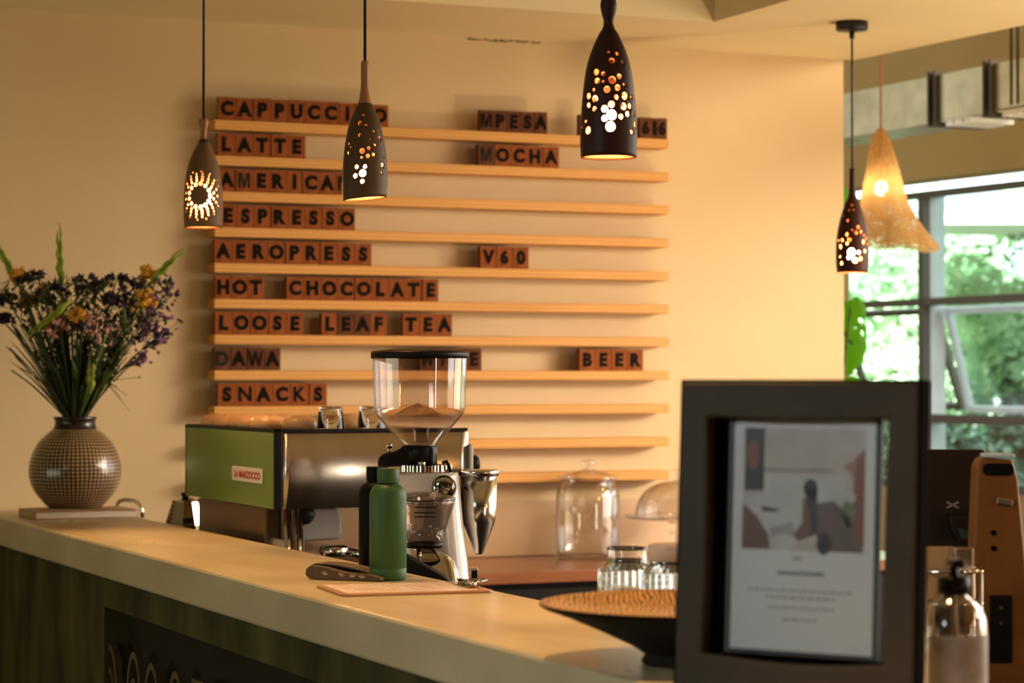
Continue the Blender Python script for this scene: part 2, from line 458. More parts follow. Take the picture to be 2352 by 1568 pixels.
# low ceiling with a raised recess over the bar
rc = PZ(1640, 50, ZC)                       # corner of the recess
e1 = PZ(2352, 51, ZC); ed = (e1 - Vector((XC, YW, ZC))); ed /= ed.y
xe = lambda y: XC + ed.x * (y - YW)         # right-hand end of the low ceiling
ZR = ZC + .33
ceil = MB()
ceil.prism([(-2, rc.y), (rc.x, rc.y), (xe(rc.y), rc.y), (XC, YW), (-2, YW)], ZC, ZR + .12)
ceil.prism([(rc.x, -2), (xe(-2), -2), (xe(rc.y), rc.y), (rc.x, rc.y)], ZC, ZR + .12)
ceil.prism(rect(-2, -2, rc.x, rc.y), ZR, ZR + .12)
struct(ceil.build('ceiling', M['ceiling']), 'cream ceiling with a raised recess above the bar', 'ceiling')

# the other room: window wall along direction E (towards the camera), local y = outwards
vD = 2876 / F; dn = sqrt(1 + vD * vD)
Dv = (FWD - RGT * vD) / dn; Ev = -Dv; Ov = Vector((-Ev.y, Ev.x, 0))
O = P(2140, 870, 11.0); O.z = 0
WM = Matrix(((Ev.x, Ov.x, 0, O.x), (Ev.y, Ov.y, 0, O.y), (0, 0, 1, 0), (0, 0, 0, 1)))
WRZ = atan2(Ev.y, Ev.x)


def WL(u, v, off=0.0):
    """pixel -> (x, z) on the window wall's plane, pushed outwards by off"""
    r = ray(u, v); s = ((O + Ov * off - CAM).dot(Ov)) / r.dot(Ov); p = CAM + r * s
    return (p - O).dot(Ev), p.z


xa, _ = WL(1890, 700); xb, _ = WL(2520, 700)
xm0, _ = WL(2112, 700); xm1, _ = WL(2125, 700)
_, zt = WL(2200, 403); _, zs0 = WL(2200, 430); _, zh = WL(2200, 446)
_, zb1 = WL(2236, 679); _, zb0 = WL(2236, 697); _, zl1 = WL(2236, 953); _, zl0 = WL(2236, 974)
zsill = 1.0 
HT = 3.5
XL, XR = -3.5, 13.0                         # ends of the window wall in its own frame
wr = MB()
TH = .16
wr.span((XL, 0, 0), (XR, TH, zsill))
wr.span((XL, 0, zt), (xb + .25, TH, HT))
ZK0, ZK1 = 2.68, 3.34                       # clerestory above the windows that run on out of the picture
wr.span((xb + .25, 0, zt), (XR, TH, ZK0)); wr.span((xb + .25, 0, ZK1), (XR, TH, HT))
wr.span((xb + 7.2, 0, ZK0), (XR, TH, ZK1)); wr.span((xb + 2.4, 0, ZK0), (xb + 2.65, TH, ZK1)); wr.span((xb + 4.8, 0, ZK0), (xb + 5.05, TH, ZK1))
wr.span((XL, 0, zsill), (xa, TH, zt))
# beyond the picture the same wall goes on towards the camera with more windows
openings = [(xb + .25, xb + 2.4), (xb + 2.65, xb + 4.8), (xb + 5.05, xb + 7.2)]
wr.span((xb, 0, zsill), (xb + .25, TH, zt))
wr.span((xb + 2.4, 0, zsill), (xb + 2.65, TH, zt)); wr.span((xb + 4.8, 0, zsill), (xb + 5.05, TH, zt))
wr.span((xb + 7.2, 0, zsill), (XR, TH, zt))
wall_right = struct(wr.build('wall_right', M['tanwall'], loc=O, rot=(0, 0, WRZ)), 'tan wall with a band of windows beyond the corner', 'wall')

win = bpy.data.objects.new('window_1', None); COL.objects.link(win); win.location = O; win.rotation_euler = (0, 0, WRZ)
struct(win, 'bronze framed window grid looking onto a garden', 'window')
g = MB()
g.span((xm0, -.01, zsill), (xm1, .03, zs0))
g.span((xa, -.01, zh), (xb, .05, zs0))
g.span((xa, -.01, zb0), (xb, .04, zb1))
g.span((xa, -.01, zl0), (xb, .04, zl1))
g.span((xa, -.01, zsill), (xb, .06, zsill + .04))
g.build('frame', M['mull'], win)
g = MB()
g.span((xm0 + .003, .03, zsill), (xm1, .115, zs0))
g.span((xa, .05, zs0 - .02), (xb, .1, zs0)); g.span((xa, .04, zb0 + .004), (xb, .07, zb1 - .004)); g.span((xa, .04, zl0 + .004), (xb, .09, zl1 - .004))
g.build('outer_frame', M['mulllight'], win)
MB().span((xa, .05, zb1), (xm0, .054, zh)).build('pane', M['pane'], win)
MB().span((xm1, .05, zb1), (xb, .054, zh)).build('pane', M['pane'], win)
MB().span((xa, .05, zsill + .04), (xm0, .054, zl0)).build('pane', M['pane'], win)
MB().span((xm1, .05, zsill + .04), (xb, .054, zl0)).build('pane', M['pane'], win)


def sash(x0, x1, tilt, mt):
    h = zb0 - zl1; w = x1 - x0
    s = MB(); t = .028
    s.span((0, 0, -h), (t, .03, 0)); s.span((w - t, 0, -h), (w, .03, 0)); s.span((t, 0, -t), (w - t, .03, 0)); s.span((t, 0, -h), (w - t, .03, -h + t))
    o = s.build('sash', mt, win, loc=(x0, .09, zb0 - .012), rot=(tilt, 0, 0))
    MB().span((t, .012, -h + t), (w - t, .016, -t)).build('pane', M['pane'], o)


sash(xm1 + .02, xb, radians(15), M['mulllight'])
sash(xa, xm0 - .02, radians(20), M['mull'])

# shell of the rest of the room
struct(MB().span((-2.2, -2.2, -.1), (8.5, 15.5, 0)).build('floor', M['floor']), 'dull brown floor', 'floor')
struct(MB().span((-2.2, -2.2, 0), (-2.0, YW + .22, 3.5)).build('wall_left', M['darkwall']), 'plain wall at the far end', 'wall')
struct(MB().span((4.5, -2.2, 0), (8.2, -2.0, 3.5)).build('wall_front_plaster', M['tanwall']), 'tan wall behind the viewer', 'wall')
struct(MB().span((-2.0, -2.2, 0), (4.5, -2.0, 3.5)).build('wall_front', M['frontwall']), 'plain wall behind the viewer', 'wall')
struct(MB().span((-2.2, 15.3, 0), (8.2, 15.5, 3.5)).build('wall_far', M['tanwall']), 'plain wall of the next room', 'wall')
struct(MB().span((-2.2, -2.2, 3.4), (7.4, 15.5, 3.55)).build('ceiling_high', M['ceiling']), 'high ceiling of the next room', 'ceiling')
fas = MB(); fas.prism([(xe(-2), -2), (xe(-2) + .04, -2), (XC + .04, YW), (XC, YW)], ZC, 3.4)
struct(fas.build('trim_1', M['ceiling']), 'edge of the low ceiling', 'trim')

# ================================================================== COUNTER
ctr = thing('bar_counter', 'long concrete bar counter with a thick slab top and dark stained base', 'counter', (0, 0, 0))
s = MB()
for k in range(1):
    s.span((CX0, .9, CT - .079), (CX1, YW - .003, CT), .006)
slab = s.build('slab_top', M['concrete'], ctr)
bm_ = MB()
pc = PX(240, 1392, CX0 + .035)
ry = pc.y; rz = pc.z                     # top far corner of the recess
bm_.span((CX0 + .035, ry, 0), (CX0 + .11, YW - .003, CT - .08))
bm_.span((CX0 + .035, .95, rz), (CX0 + .11, ry, CT - .08))
bm_.span((CX0 + .11, .95, 0), (CX0 + .16, YW - .003, CT - .08))
bm_.build('base', M['base'], ctr)
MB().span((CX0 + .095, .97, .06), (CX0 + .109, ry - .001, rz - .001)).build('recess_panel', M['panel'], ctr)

# sign letters in the recess: tall arches with a double outline
XS = CX0 + .045


def arch(mb, yc, zt_, hw, th, depth):
    """an upside-down U of half width hw, band th, whose top is at zt_"""
    n = 14; out = []; inn = []
    for k in range(n + 1):
        t = pi * k / n
        out.append((yc + hw * cos(t), zt_ - hw * 1.9 + hw * 1.9 * sin(t)))
        inn.append((yc + (hw - th) * cos(t), zt_ - hw * 1.9 + (hw * 1.9 - th) * sin(t)))
    low = zt_ - .62
    poly = [(yc + hw, low)] + out + [(yc - hw, low), (yc - hw + th, low)] + inn[::-1] + [(yc + hw - th, low)]
    mb.prism(poly, XS, XS + depth, 'x')


SG = 'raised letters of the sign under the counter'
for k, (u, v, hw, nm) in enumerate([(252, 1478, .07, 'bronze sign letter against the end of the dark recess, with a curled inner line'),
                                    (306, 1496, .066, 'bronze arched sign letter next to the curled one, with a tall inner arch'),
                                    (347, 1521, .066, 'bronze arched sign letter in the middle, with a lower inner arch'),
                                    (402, 1540, .06, 'bronze arched sign letter with one plain band, second from the end'),
                                    (440, 1556, .06, 'bronze flat-topped sign letter, last of the row that can be seen')]):
    p = PX(u, v, XS)
    t = thing('sign_letter', nm, 'sign letter', (0, 0, 0), 0, SG)
    if k == 4:
        MB().span((XS, p.y - .2, p.z - .03), (XS + .016, p.y, p.z)).build('bar', M['signmetal'], t)
        MB().span((XS, p.y - .03, p.z - .6), (XS + .016, p.y, p.z - .0305)).build('bar', M['signmetal'], t)
    else:
        a = MB(); arch(a, p.y, p.z, hw, .016, .016); a.build('outer_arch', M['signmetal'], t)
        if k < 3:
            a = MB(); arch(a, p.y, p.z - (.055, .06, .07)[k], hw - .032, .014, .016); a.build('inner_arch', M['signmetal'], t)

# service worktop behind the bar, and the back bar along the wall
ZWK = .9
sw = thing('service_worktop', 'low dark service worktop behind the bar counter', 'worktop', (0, 0, 0))
MB().span((CX1 + .004, 1.0, ZWK - .035), (2.5, YW - .003, ZWK), .003).build('top', M['cabinet'], sw)
MB().span((CX0 + .17, 1.05, 0), (2.44, YW - .003, ZWK - .036)).build('carcass', M['cabinet'], sw)
ZB = .945
YF = PY(1250, 1316, 0.001)  # placeholder ray
pf = PZ(1143, 1316, ZB); YF = pf.y
bw = thing('back_bar_worktop', 'red-brown wooden worktop along the wall under the shelves', 'worktop', (0, 0, 0))
MB().span((2.51, YF, ZB - .033), (XC - .02, YW - .002, ZB), .003).build('top', M['redwood'], bw)
cb = thing('back_bar_cabinet', 'black cabinet under the red-brown worktop', 'cabinet', (0, 0, 0))
MB().span((2.51, YF + .05, 0), (XC - .03, YW - .003, ZB - .034)).build('body', M['cabinet'], cb)
for k in range(3):
    x0 = 2.53 + k * .55
    d = MB().span((x0, YF + .03, .1), (x0 + .53, YF + .049, ZB - .05), .002).build('door', M['cabinet'], cb)
    MB().span((x0 + .2, YF + .018, ZB - .1), (x0 + .33, YF + .03, ZB - .09), .002).build('handle', M['blackmetal'], d)
ps = PY(1200, 1150, YW - .012)
sp = tag(MB().span((2.3, YW - .014, ZB + .001), (XC - .05, YW - .002, ps.z), .002).build('splashback_panel', M['splash']),
         'tan glossy splashback panel behind the glass jars', 'panel')

# ================================================================== MENU SHELVES AND TILES
YS = YW - .075
right_v = [318, 390, 466, 541, 617, 692, 773, 850, 929, 1007, 1080]
xl = PY(492, 800, YS).x; xr = PY(1537, 800, YS).x
words_ = {0: 'CAPPUCCINO tiles', 1: 'LATTE and MOCHA tiles', 2: 'AMERICANO tiles', 3: 'ESPRESSO tiles', 4: 'AEROPRESS and V60 tiles',
          5: 'HOT CHOCOLATE tiles', 6: 'LOOSE LEAF TEA tiles', 7: 'DAWA and BEER tiles', 8: 'SNACKS tiles'}
zs = []
for k, v in enumerate(right_v):
    ztop = PY(1537, v + (2 if k < 6 else 0), YS).z; zs.append(ztop)
# even spacing
z0 = zs[0]; dz = (zs[0] - zs[10]) / 10
for k in range(11):
    z = z0 - dz * k
    lab = ('pale pine strip shelf on the wall carrying the ' + words_[k]) if k in words_ else \
        ('bare pine strip shelf on the wall just below the SNACKS shelf' if k == 9 else 'lowest bare pine strip shelf on the wall, behind the glass jars')
    o = MB().span((xl, YS, z - .029), (xr, YW - .001, z), .002).build('menu_shelf', M['pine'])
    tag(o, lab, 'shelf', 'menu board shelves')
ZSH = [z0 - dz * k for k in range(11)]

rows = [  # shelf, text, u of first tile's edge, u of last tile's edge
    (0, 'CAPPUCCINO', 499, 893), (0, 'MPESA', 1100, 1258), (1, 'LATTE', 497, 703), (1, 'MOCHA', 1096, 1285),
    (2, 'AMERICANO', 499, 848), (3, 'ESPRESSO', 502, 817), (4, 'AEROPRESS', 489, 855), (4, 'V60', 1101, 1215),
    (5, 'HOT', 491, 607), (5, 'CHOCOLATE', 655, 1008), (6, 'LOOSE', 491, 698), (6, 'LEAF', 736, 888), (6, 'TEA', 923, 1040),
    (7, 'DAWA', 489, 645), (7, 'WINE', 961, 1107), (7, 'BEER', 1329, 1478), (8, 'SNACKS', 497, 752)]
GL = glyph_meshes(sorted(set(''.join(r[1] for r in rows) + '61')))
NTH = {0: 'CAPPUCCINO', 1: 'MPESA'}
YT = YS + .006


def tile(x0, x1, z, ch, label, dark=False, grey=False, th=.022):
    w = x1 - x0; h = .0675 + random.uniform(-.001, .001)
    t = thing('letter_tile', label, 'letter tile', ((x0 + x1) / 2, YT + th / 2 + random.uniform(0, .004), z + .0005), random.uniform(-.025, .025), 'letter tiles on the menu shelves')
    MB().box((0, 0, h / 2), (w - .0012, th, h), .0016).build('block', M['tiledark'] if dark else M['tile'], t)
    if ch:
        o = bpy.data.objects.new('letter', GL[ch]); COL.objects.link(o); o.parent = t
        hh = .0445; o.location = (random.uniform(-.001, .001), -th / 2 - .0003, h * .5 + .001); o.scale = (hh * (.86 if ch in 'MW' else .98), .03, hh)
        o.material_slots[0].link = 'OBJECT' if o.material_slots else 'DATA'
        if o.material_slots: o.material_slots[0].material = M['inkgrey'] if grey else M['ink']
    return t


def block_letter(poly, w):
    bm = bmesh.new(); lo_ = [bm.verts.new(((x - .5) * w, -.02, y - .5)) for x, y in poly]; hi_ = [bm.verts.new(((x - .5) * w, .02, y - .5)) for x, y in poly]
    bm.faces.new(lo_); bm.faces.new(hi_[::-1])
    for q in range(len(poly)): bm.faces.new([lo_[q], hi_[q], hi_[(q + 1) % len(poly)], lo_[(q + 1) % len(poly)]])
    bmesh.ops.triangulate(bm, faces=[f for f in bm.faces if len(f.verts) > 4]); bmesh.ops.recalc_face_normals(bm, faces=bm.faces)
    me = bpy.data.meshes.new('letter'); bm.to_mesh(me); bm.free(); return me


GL['M'] = block_letter([(0, 0), (0, 1), (.29, 1), (.5, .36), (.71, 1), (1, 1), (1, 0), (.8, 0), (.8, .74), (.59, 0), (.41, 0), (.2, .74), (.2, 0)], .95)
GL['W'] = block_letter([(0, 1), (.17, 1), (.275, .33), (.41, 1), (.59, 1), (.725, .33), (.83, 1), (1, 1), (.82, 0), (.63, 0), (.5, .62), (.37, 0), (.18, 0)], 1.2)
for ch in GL: GL[ch].materials.append(M['ink'])
for (k, word, u0, u1) in rows:
    v = 290 + k * 80
    xA = PY(u0 + 3, v, YT).x; xB = PY(u1, v, YT).x; n = len(word); wv = [1.0] * n
    for i, ch in enumerate(word):
        if ch == 'I': wv[i] = .93
    tot = sum(wv); acc = 0
    for i, ch in enumerate(word):
        a = xA + (xB - xA) * acc / tot; acc += wv[i]; bb = xA + (xB - xA) * acc / tot
        dark = word in ('MPESA', 'DAWA', 'WINE') or (word == 'MOCHA' and i == 0) or (word == 'LEAF' and i in (1, 2))
        grey = (word == 'DAWA' and i == 0) or (word == 'MOCHA' and i == 0) or (word == 'AMERICANO' and i == 1)
        tone = 'dark brown' if dark else 'red-brown'
        kind_ = 'number' if ch.isdigit() else 'letter'
        tile(a, bb, ZSH[k], ch, f'{tone} wooden tile with {kind_} {ch}, {ORD[i]} tile of the word {word}', dark, grey)
xs_ = [PY(u, 290, YT).x for u in (1331, 1362)]
tile(xs_[0], xs_[1], ZSH[0], None, 'dark wooden tile on the top shelf, half hidden by the dark pendant lamp', True)
ed_ = [PY(u, 290, YT).x for u in (1469, 1499, 1509, 1534)]
for i, ch in enumerate('616'):
    tile(ed_[i], ed_[i + 1], ZSH[0], ch, f'dark wooden tile with digit {ch}, {ORD[i]} of three at the top shelf end', True)


# ================================================================== PENDANT LAMPS
def shade_mesh(name, prof, holes, mat, parent, nseg=56, thick=.004, tilt=0.0):
    """prof: (z, r) from top to bottom; holes: (theta, z, rad). A turned shell pierced by round holes."""
    zs_ = [p[0] for p in prof]

    def rad(z):
        for (za, ra), (zb_, rb) in zip(prof, prof[1:]):
            if zb_ <= z <= za: return ra + (rb - ra) * (za - z) / max(za - zb_, 1e-9)
        return prof[-1][1] if z < zs_[-1] else prof[0][1]
    R = max(p[1] for p in prof); X = pi * R
    ztop, zbot = zs_[0], zs_[-1]
    nr = max(14, int((ztop - zbot) / .007))
    ellips = [(t * R, z, min(a * R / rad(z), X * .3), a) for t, z, a in holes]
    inside = lambda x, y, e, k=1.0: ((x - e[0]) / (e[2] * k)) ** 2 + ((y - e[1]) / (e[3] * k)) ** 2 < 1
    pts = []; edges = []
    for j in range(nr + 1):
        y = ztop + (zbot - ztop) * j / nr
        for i in range(nseg + 1):
            x = -X + 2 * X * i / nseg
            if 0 < i < nseg and 0 < j < nr and any(inside(x, y, e, 1.12) for e in ellips): continue
            pts.append(Vector((x, y)))
    for e in ellips:
        n = 16 if e[3] > .003 else 10; k0 = len(pts)
        for q in range(n):
            pts.append(Vector((e[0] + e[2] * cos(2 * pi * q / n), e[1] + e[3] * sin(2 * pi * q / n))))
            edges.append((k0 + q, k0 + (q + 1) % n))
    vs, es, fs, *_ = geometry.delaunay_2d_cdt(pts, edges, [], 0, 1e-6)
    keep = []
    for f in fs:
        cx = sum(vs[i].x for i in f) / len(f); cy = sum(vs[i].y for i in f) / len(f)
        if any(inside(cx, cy, e) for e in ellips): continue
        keep.append(f)
    bm = bmesh.new(); V = []
    for p in vs:
        t = p.x / R; r = rad(p.y); k = (ztop - p.y) / (ztop - zbot)
        V.append(bm.verts.new((r * sin(t), -r * cos(t), p.y + k * k * tilt * r * sin(t))))
    for f in keep:
        try: bm.faces.new([V[i] for i in f]).smooth = True
        except ValueError: pass
    bmesh.ops.remove_doubles(bm, verts=bm.verts, dist=2e-5)
    bmesh.ops.recalc_face_normals(bm, faces=bm.faces)
    loose = [v for v in bm.verts if not v.link_faces]
    bmesh.ops.delete(bm, geom=loose, context='VERTS')
    me = bpy.data.meshes.new(name); bm.to_mesh(me); bm.free(); me.materials.append(mat); me.materials.append(M['rawwood'])
    o = bpy.data.objects.new(name, me); COL.objects.link(o); o.parent = parent
    md = o.modifiers.new('thickness', 'SOLIDIFY'); md.thickness = thick; md.offset = -1; md.material_offset = 1; md.material_offset_rim = 1
    return o


def smooth_prof(p, n=5):
    """Catmull-Rom through the (z, r) stations"""
    out = []
    for i in range(len(p) - 1):
        a = p[max(i - 1, 0)]; b_ = p[i]; c = p[i + 1]; d = p[min(i + 2, len(p) - 1)]
        for k in range(n):
            t = k / n
            out.append(tuple(.5 * ((2 * b_[q]) + (-a[q] + c[q]) * t + (2 * a[q] - 5 * b_[q] + 4 * c[q] - d[q]) * t * t + (-a[q] + 3 * b_[q] - 3 * c[q] + d[q]) * t ** 3) for q in (0, 1)))
    out.append(p[-1]); return out


def pendant(label, uc, d, stations, neck, holes, mats, cordtop, ztop, bulb_v, canopy=False, tilt=0.0, sunburst=None, bulb_r=.016, group='pierced wooden pendant lamps', bulbmat='bulb'):
    vb = stations[-1][0]
    base = P(uc, vb, d); sc = d / F
    Z = lambda v: P(uc, v, d).z - base.z
    t = thing('pendant_lamp', label, 'pendant lamp', base, -A, group)
    prof = smooth_prof([(Z(v), w * sc) for v, w in stations])
    H = []

    def rv(v):
        z = Z(v)
        for (za, ra), (zb_, rb) in zip(prof, prof[1:]):
            if zb_ <= z <= za: return ra + (rb - ra) * (za - z) / max(za - zb_, 1e-9)
        return prof[-1][1]
    for (u, v, r) in holes:
        x = (u - uc) * sc; R = rv(v)
        th = asin(max(-.985, min(.985, x / R)))
        H.append((th, Z(v), r * sc))
        if abs(th) < 1.3 and r > 2.5: H.append((th + pi if th < 0 else th - pi, Z(v), r * sc))
    if sunburst:
        H = []
        cu, cv, rings = sunburst
        for (rr, n, hr, off) in rings:
            for k in range(n):
                a = 2 * pi * (k + off) / n
                x = (cu + rr * cos(a) - uc) * sc; v = cv + rr * sin(a) * 1.05; R = rv(v)
                if abs(x) < R * .97: H.append((asin(x / R), Z(v), hr * sc))
    H = [(th, z, r) for th, z, r in H if abs(th) < pi - r / R - .02]
    shade_mesh('shade', prof, H, mats[0], t, tilt=tilt)
    nk = smooth_prof([(Z(v), w * sc) for v, w in neck], 4)
    MB().lathe([(r, z) for z, r in nk][::-1], 20, close=True).build('neck', mats[1], t)
    ct_ = ztop - base.z
    MB().tube([(0, 0, Z(neck[0][0]) - .004), (0, 0, ct_ - .012)], .0033, 8).build('cord', M['cord'], t)
    if canopy:
        MB().lathe([(.001, ct_ - .030), (.006, ct_ - .03), (.046, ct_ - .027), (.048, ct_ - .023), (.048, ct_ - .001), (.001, ct_ - .001)], 32).build('ceiling_rose', M['blackmetal'], t)
        MB().lathe([(.008, ct_ - .05), (.008, ct_ - .03)], 12, close=True).build('cord_grip', M['blackmetal'], t)
    else:
        MB().lathe([(.001, ct_ - .025), (.045, ct_ - .022), (.045, ct_ - .001), (.001, ct_ - .001)], 24).build('ceiling_rose', M['blackmetal'], t)
    zb_ = Z(bulb_v); zn = Z(neck[-1][0])
    MB().lathe([(.012, zb_ + bulb_r * .8), (.013, zn - .004), (.001, zn - .001)], 12, close=True).build('lamp_holder', M['blackmetal'], t)
    MB().ico((0, 0, zb_), bulb_r, 2, (1, 1, 1.15)).build('bulb', M[bulbmat], t)
    return t


ring = [(25.5, 13, 4.6, 0), (33.5, 16, 3.4, .5), (40.5, 18, 3.1, 0), (47, 20, 2.5, .5), (52.5, 16, 1.9, .2)]
pendant('small brown pendant lamp pierced with a sunburst ring of holes', 467, 5.9,
        [(318, 6.5), (330, 13), (345, 21.5), (380, 35), (420, 42), (470, 45), (500, 44.5), (523, 43)],
        [(274, 11), (284, 11.5), (300, 7.2), (319, 7)], [], (M['shadebrown'], M['neck']), None, ZR, 452, sunburst=(463, 452, ring), bulb_r=.02)
h2 = [(1278, 750, 8), (1255, 803, 14), (1297, 818, 9), (1254, 881, 11), (1185, 765, 6), (1182, 805, 5), (1155, 860, 4), (1188, 890, 4), (1160, 908, 6), (1182, 932, 9),
      (1150, 957, 12), (1195, 955, 6), (1178, 990, 11), (1143, 1010, 11), (1348, 855, 6), (1378, 850, 7), (1382, 895, 11), (1325, 908, 4), (1355, 945, 9), (1315, 966, 12),
      (1273, 983, 18), (1310, 1016, 14), (1346, 1006, 11), (1269, 1025, 9), (1237, 1082, 15), (1292, 1082, 14), (1276, 1124, 25), (1228, 1138, 17), (1274, 1177, 15),
      (1402, 1072, 15), (1397, 1122, 7), (1406, 1017, 5), (1140, 1095, 6), (1133, 1110, 5)]
pendant('slender pendant lamp with scattered holes and a long orange wooden neck', 838, 5.07,
        [(236, 15), (250, 22), (270, 31), (300, 40), (350, 48.5), (400, 52), (430, 52), (457, 50)],
        [(140, 8), (150, 9.2), (198, 9.5), (222, 12.5), (238, 16)], [(380 + x / 2.8, y / 2.8, r / 2.8) for x, y, r in h2], (M['shade'], M['neck']), None, ZR, 398, tilt=.09)
h3 = [(1233, 448, 10), (1303, 460, 16), (1260, 520, 24), (1350, 525, 10), (1132, 610, 26), (1187, 628, 18), (1138, 683, 25), (1187, 692, 11), (1262, 680, 32), (1322, 648, 22),
      (1360, 712, 11), (1112, 755, 14), (1218, 757, 28), (1305, 740, 26), (1295, 818, 20), (1068, 802, 26), (1120, 828, 28), (1068, 877, 22), (1115, 912, 20), (1367, 805, 32),
      (1420, 810, 12), (1357, 890, 30), (1410, 885, 24), (1390, 950, 24), (1442, 940, 14), (1335, 975, 22), (1255, 878, 28), (1197, 912, 28), (1258, 962, 42), (1197, 990, 26),
      (1247, 1058, 42), (1455, 635, 14), (1010, 855, 8), (1045, 1005, 14), (1018, 1048, 14), (1062, 1080, 32), (1455, 1025, 26), (1425, 1090, 20), (1008, 940, 8)]
pendant('large near-black pendant lamp with clustered glowing holes, before the MOCHA tiles', 1398, 4.06,
        [(72, 19), (90, 28), (120, 41), (160, 52), (210, 59), (270, 64), (320, 65.5), (362, 64)],
        [(-14, 9), (-4, 16), (12, 19), (28, 17), (48, 11.5), (62, 13), (74, 19)], [(1050 + x / 3.5636, y / 3.5636, r / 3.5636) for x, y, r in h3], (M['shadedark'], M['shadedark']), None, ZR, 272, bulb_r=.019)
h4 = [(230, 1030, 7), (213, 1055, 5), (236, 1055, 5), (183, 1080, 5), (205, 1106, 7), (170, 1110, 5), (283, 1078, 6), (295, 1100, 5), (255, 1140, 9), (225, 1155, 5), (243, 1168, 9),
      (270, 1163, 8), (198, 1175, 9), (176, 1203, 8), (210, 1203, 10), (198, 1221, 7), (160, 1207, 7), (168, 1235, 10), (287, 1180, 6), (301, 1197, 7), (282, 1213, 11), (305, 1225, 7),
      (292, 1258, 9), (218, 1265, 20), (258, 1265, 9), (205, 1290, 9), (238, 1306, 13), (266, 1296, 10), (165, 1285, 6), (154, 1306, 5), (172, 1318, 9)]
d4 = (P(1958, 49, 7.0).z, )
pc4 = PZ(1958, 50, ZC); dd4 = (pc4 - CAM).dot(FWD)
pendant('dark pendant lamp hanging by the wall corner on a black ceiling rose', 1958, dd4,
        [(452, 9.5), (466, 16), (485, 23), (510, 30), (545, 36), (580, 38), (605, 37.5), (626, 35.5)],
        [(386, 6), (395, 6.8), (430, 6.8), (454, 10)], [(1850 + x / 2.177, y / 2.177, r / 2.177) for x, y, r in h4], (M['shadedark'], M['shadedark']), None, ZC, 582, canopy=True, bulb_r=.02)


# raffia lampshade in the next room
def raffia():
    d = 8.3; uc = 2024; sc = d / F
    base = P(uc, 560, d); t = thing('raffia_pendant_lamp', 'loose woven raffia cone lampshade glowing in front of the window', 'pendant lamp', base, -A)
    Z = lambda v: P(uc, v, d).z - base.z
    st = [(296, 8, 0), (310, 18, 0), (340, 27, 1), (380, 36, 3), (420, 44, 4), (460, 52, 6), (500, 68, 15), (540, 88, 27), (566, 100, 34)]
    bm = bmesh.new(); n = 40; rows_ = []
    fine = []
    for i in range(len(st) - 1):
        for k in range(4): 
            f = k / 4; fine.append(tuple(st[i][q] + (st[i + 1][q] - st[i][q]) * f for q in range(3)))
    fine.append(st[-1])
    rnd = random.Random(3)
    for j, (v, r, sh) in enumerate(fine):
        row = []; low = max(0, (v - 480) / 86)
        for i in range(n):
            a = 2 * pi * i / n
            rr = r * (1 + .035 * sin(7 * a + j * .3) + .02 * rnd.uniform(-1, 1))
            dz = -low * .012 * sin(a) * 1.2 + low * .006 * sin(5 * a)
            row.append(bm.verts.new(((rr * sin(a) + sh) * sc, -rr * cos(a) * sc, Z(v) + dz)))
        rows_.append(row)
    for a_, b_ in zip(rows_, rows_[1:]):
        for i in range(n):
            bm.faces.new([a_[i], a_[(i + 1) % n], b_[(i + 1) % n], b_[i]]).smooth = True
    bm.faces.new(rows_[0])
    me = bpy.data.meshes.new('woven_shade'); bm.to_mesh(me); bm.free()
    m, nn, o = nt('raffia_weave'); N = nn.nodes; L = nn.links
    tc = N.new('ShaderNodeTexCoord')
    w1 = N.new('ShaderNodeTexNoise'); w1.inputs['Scale'].default_value = 30; mp = N.new('ShaderNodeMapping'); mp.inputs['Scale'].default_value = (1, 1, 5)
    L.new(tc.outputs['Object'], mp.inputs[0]); L.new(mp.outputs[0], w1.inputs['Vector'])
    mp2 = N.new('ShaderNodeMapping'); mp2.inputs['Scale'].default_value = (6, 6, .6); w2 = N.new('ShaderNodeTexNoise'); w2.inputs['Scale'].default_value = 22
    L.new(tc.outputs['Object'], mp2.inputs[0]); L.new(mp2.outputs[0], w2.inputs['Vector'])
    ad = N.new('ShaderNodeMath'); ad.operation = 'ADD'; L.new(w1.outputs['Fac'], ad.inputs[0]); L.new(w2.outputs['Fac'], ad.inputs[1])
    mr = N.new('ShaderNodeMapRange'); mr.inputs[1].default_value = .82; mr.inputs[2].default_value = 1.12; mr.inputs[3].default_value = 1; mr.inputs[4].default_value = .0
    L.new(ad.outputs[0], mr.inputs[0])
    df = N.new('ShaderNodeBsdfDiffuse'); df.inputs[0].default_value = (.60, .36, .14, 1); tr = N.new('ShaderNodeBsdfTranslucent'); tr.inputs[0].default_value = (.72, .45, .17, 1)
    m1 = N.new('ShaderNodeMixShader'); m1.inputs[0].default_value = .55; L.new(df.outputs[0], m1.inputs[1]); L.new(tr.outputs[0], m1.inputs[2])
    tp = N.new('ShaderNodeBsdfTransparent'); m2 = N.new('ShaderNodeMixShader')
    cl = N.new('ShaderNodeMath'); cl.operation = 'MULTIPLY'; cl.inputs[1].default_value = .3; L.new(mr.outputs[0], cl.inputs[0])
    L.new(cl.outputs[0], m2.inputs[0]); L.new(m1.outputs[0], m2.inputs[1]); L.new(tp.outputs[0], m2.inputs[2]); L.new(m2.outputs[0], o.inputs[0])
    me.materials.append(m)
    ob = bpy.data.objects.new('woven_shade', me); COL.objects.link(ob); ob.parent = t
    MB().tube([(0, 0, Z(390)), (0, 0, 3.4 - base.z)], .004, 8).build('cord', M['neck'], t)
    MB().lathe([(.016, Z(412)), (.017, Z(375)), (.004, Z(368))], 12, close=True).build('lamp_holder', M['blackmetal'], t)
    MB().ico((0, 0, Z(432)), .022, 2, (1, 1, 1.2)).build('bulb', emit('raffia_bulb', (1, .78, .48), 32), t)


raffia()

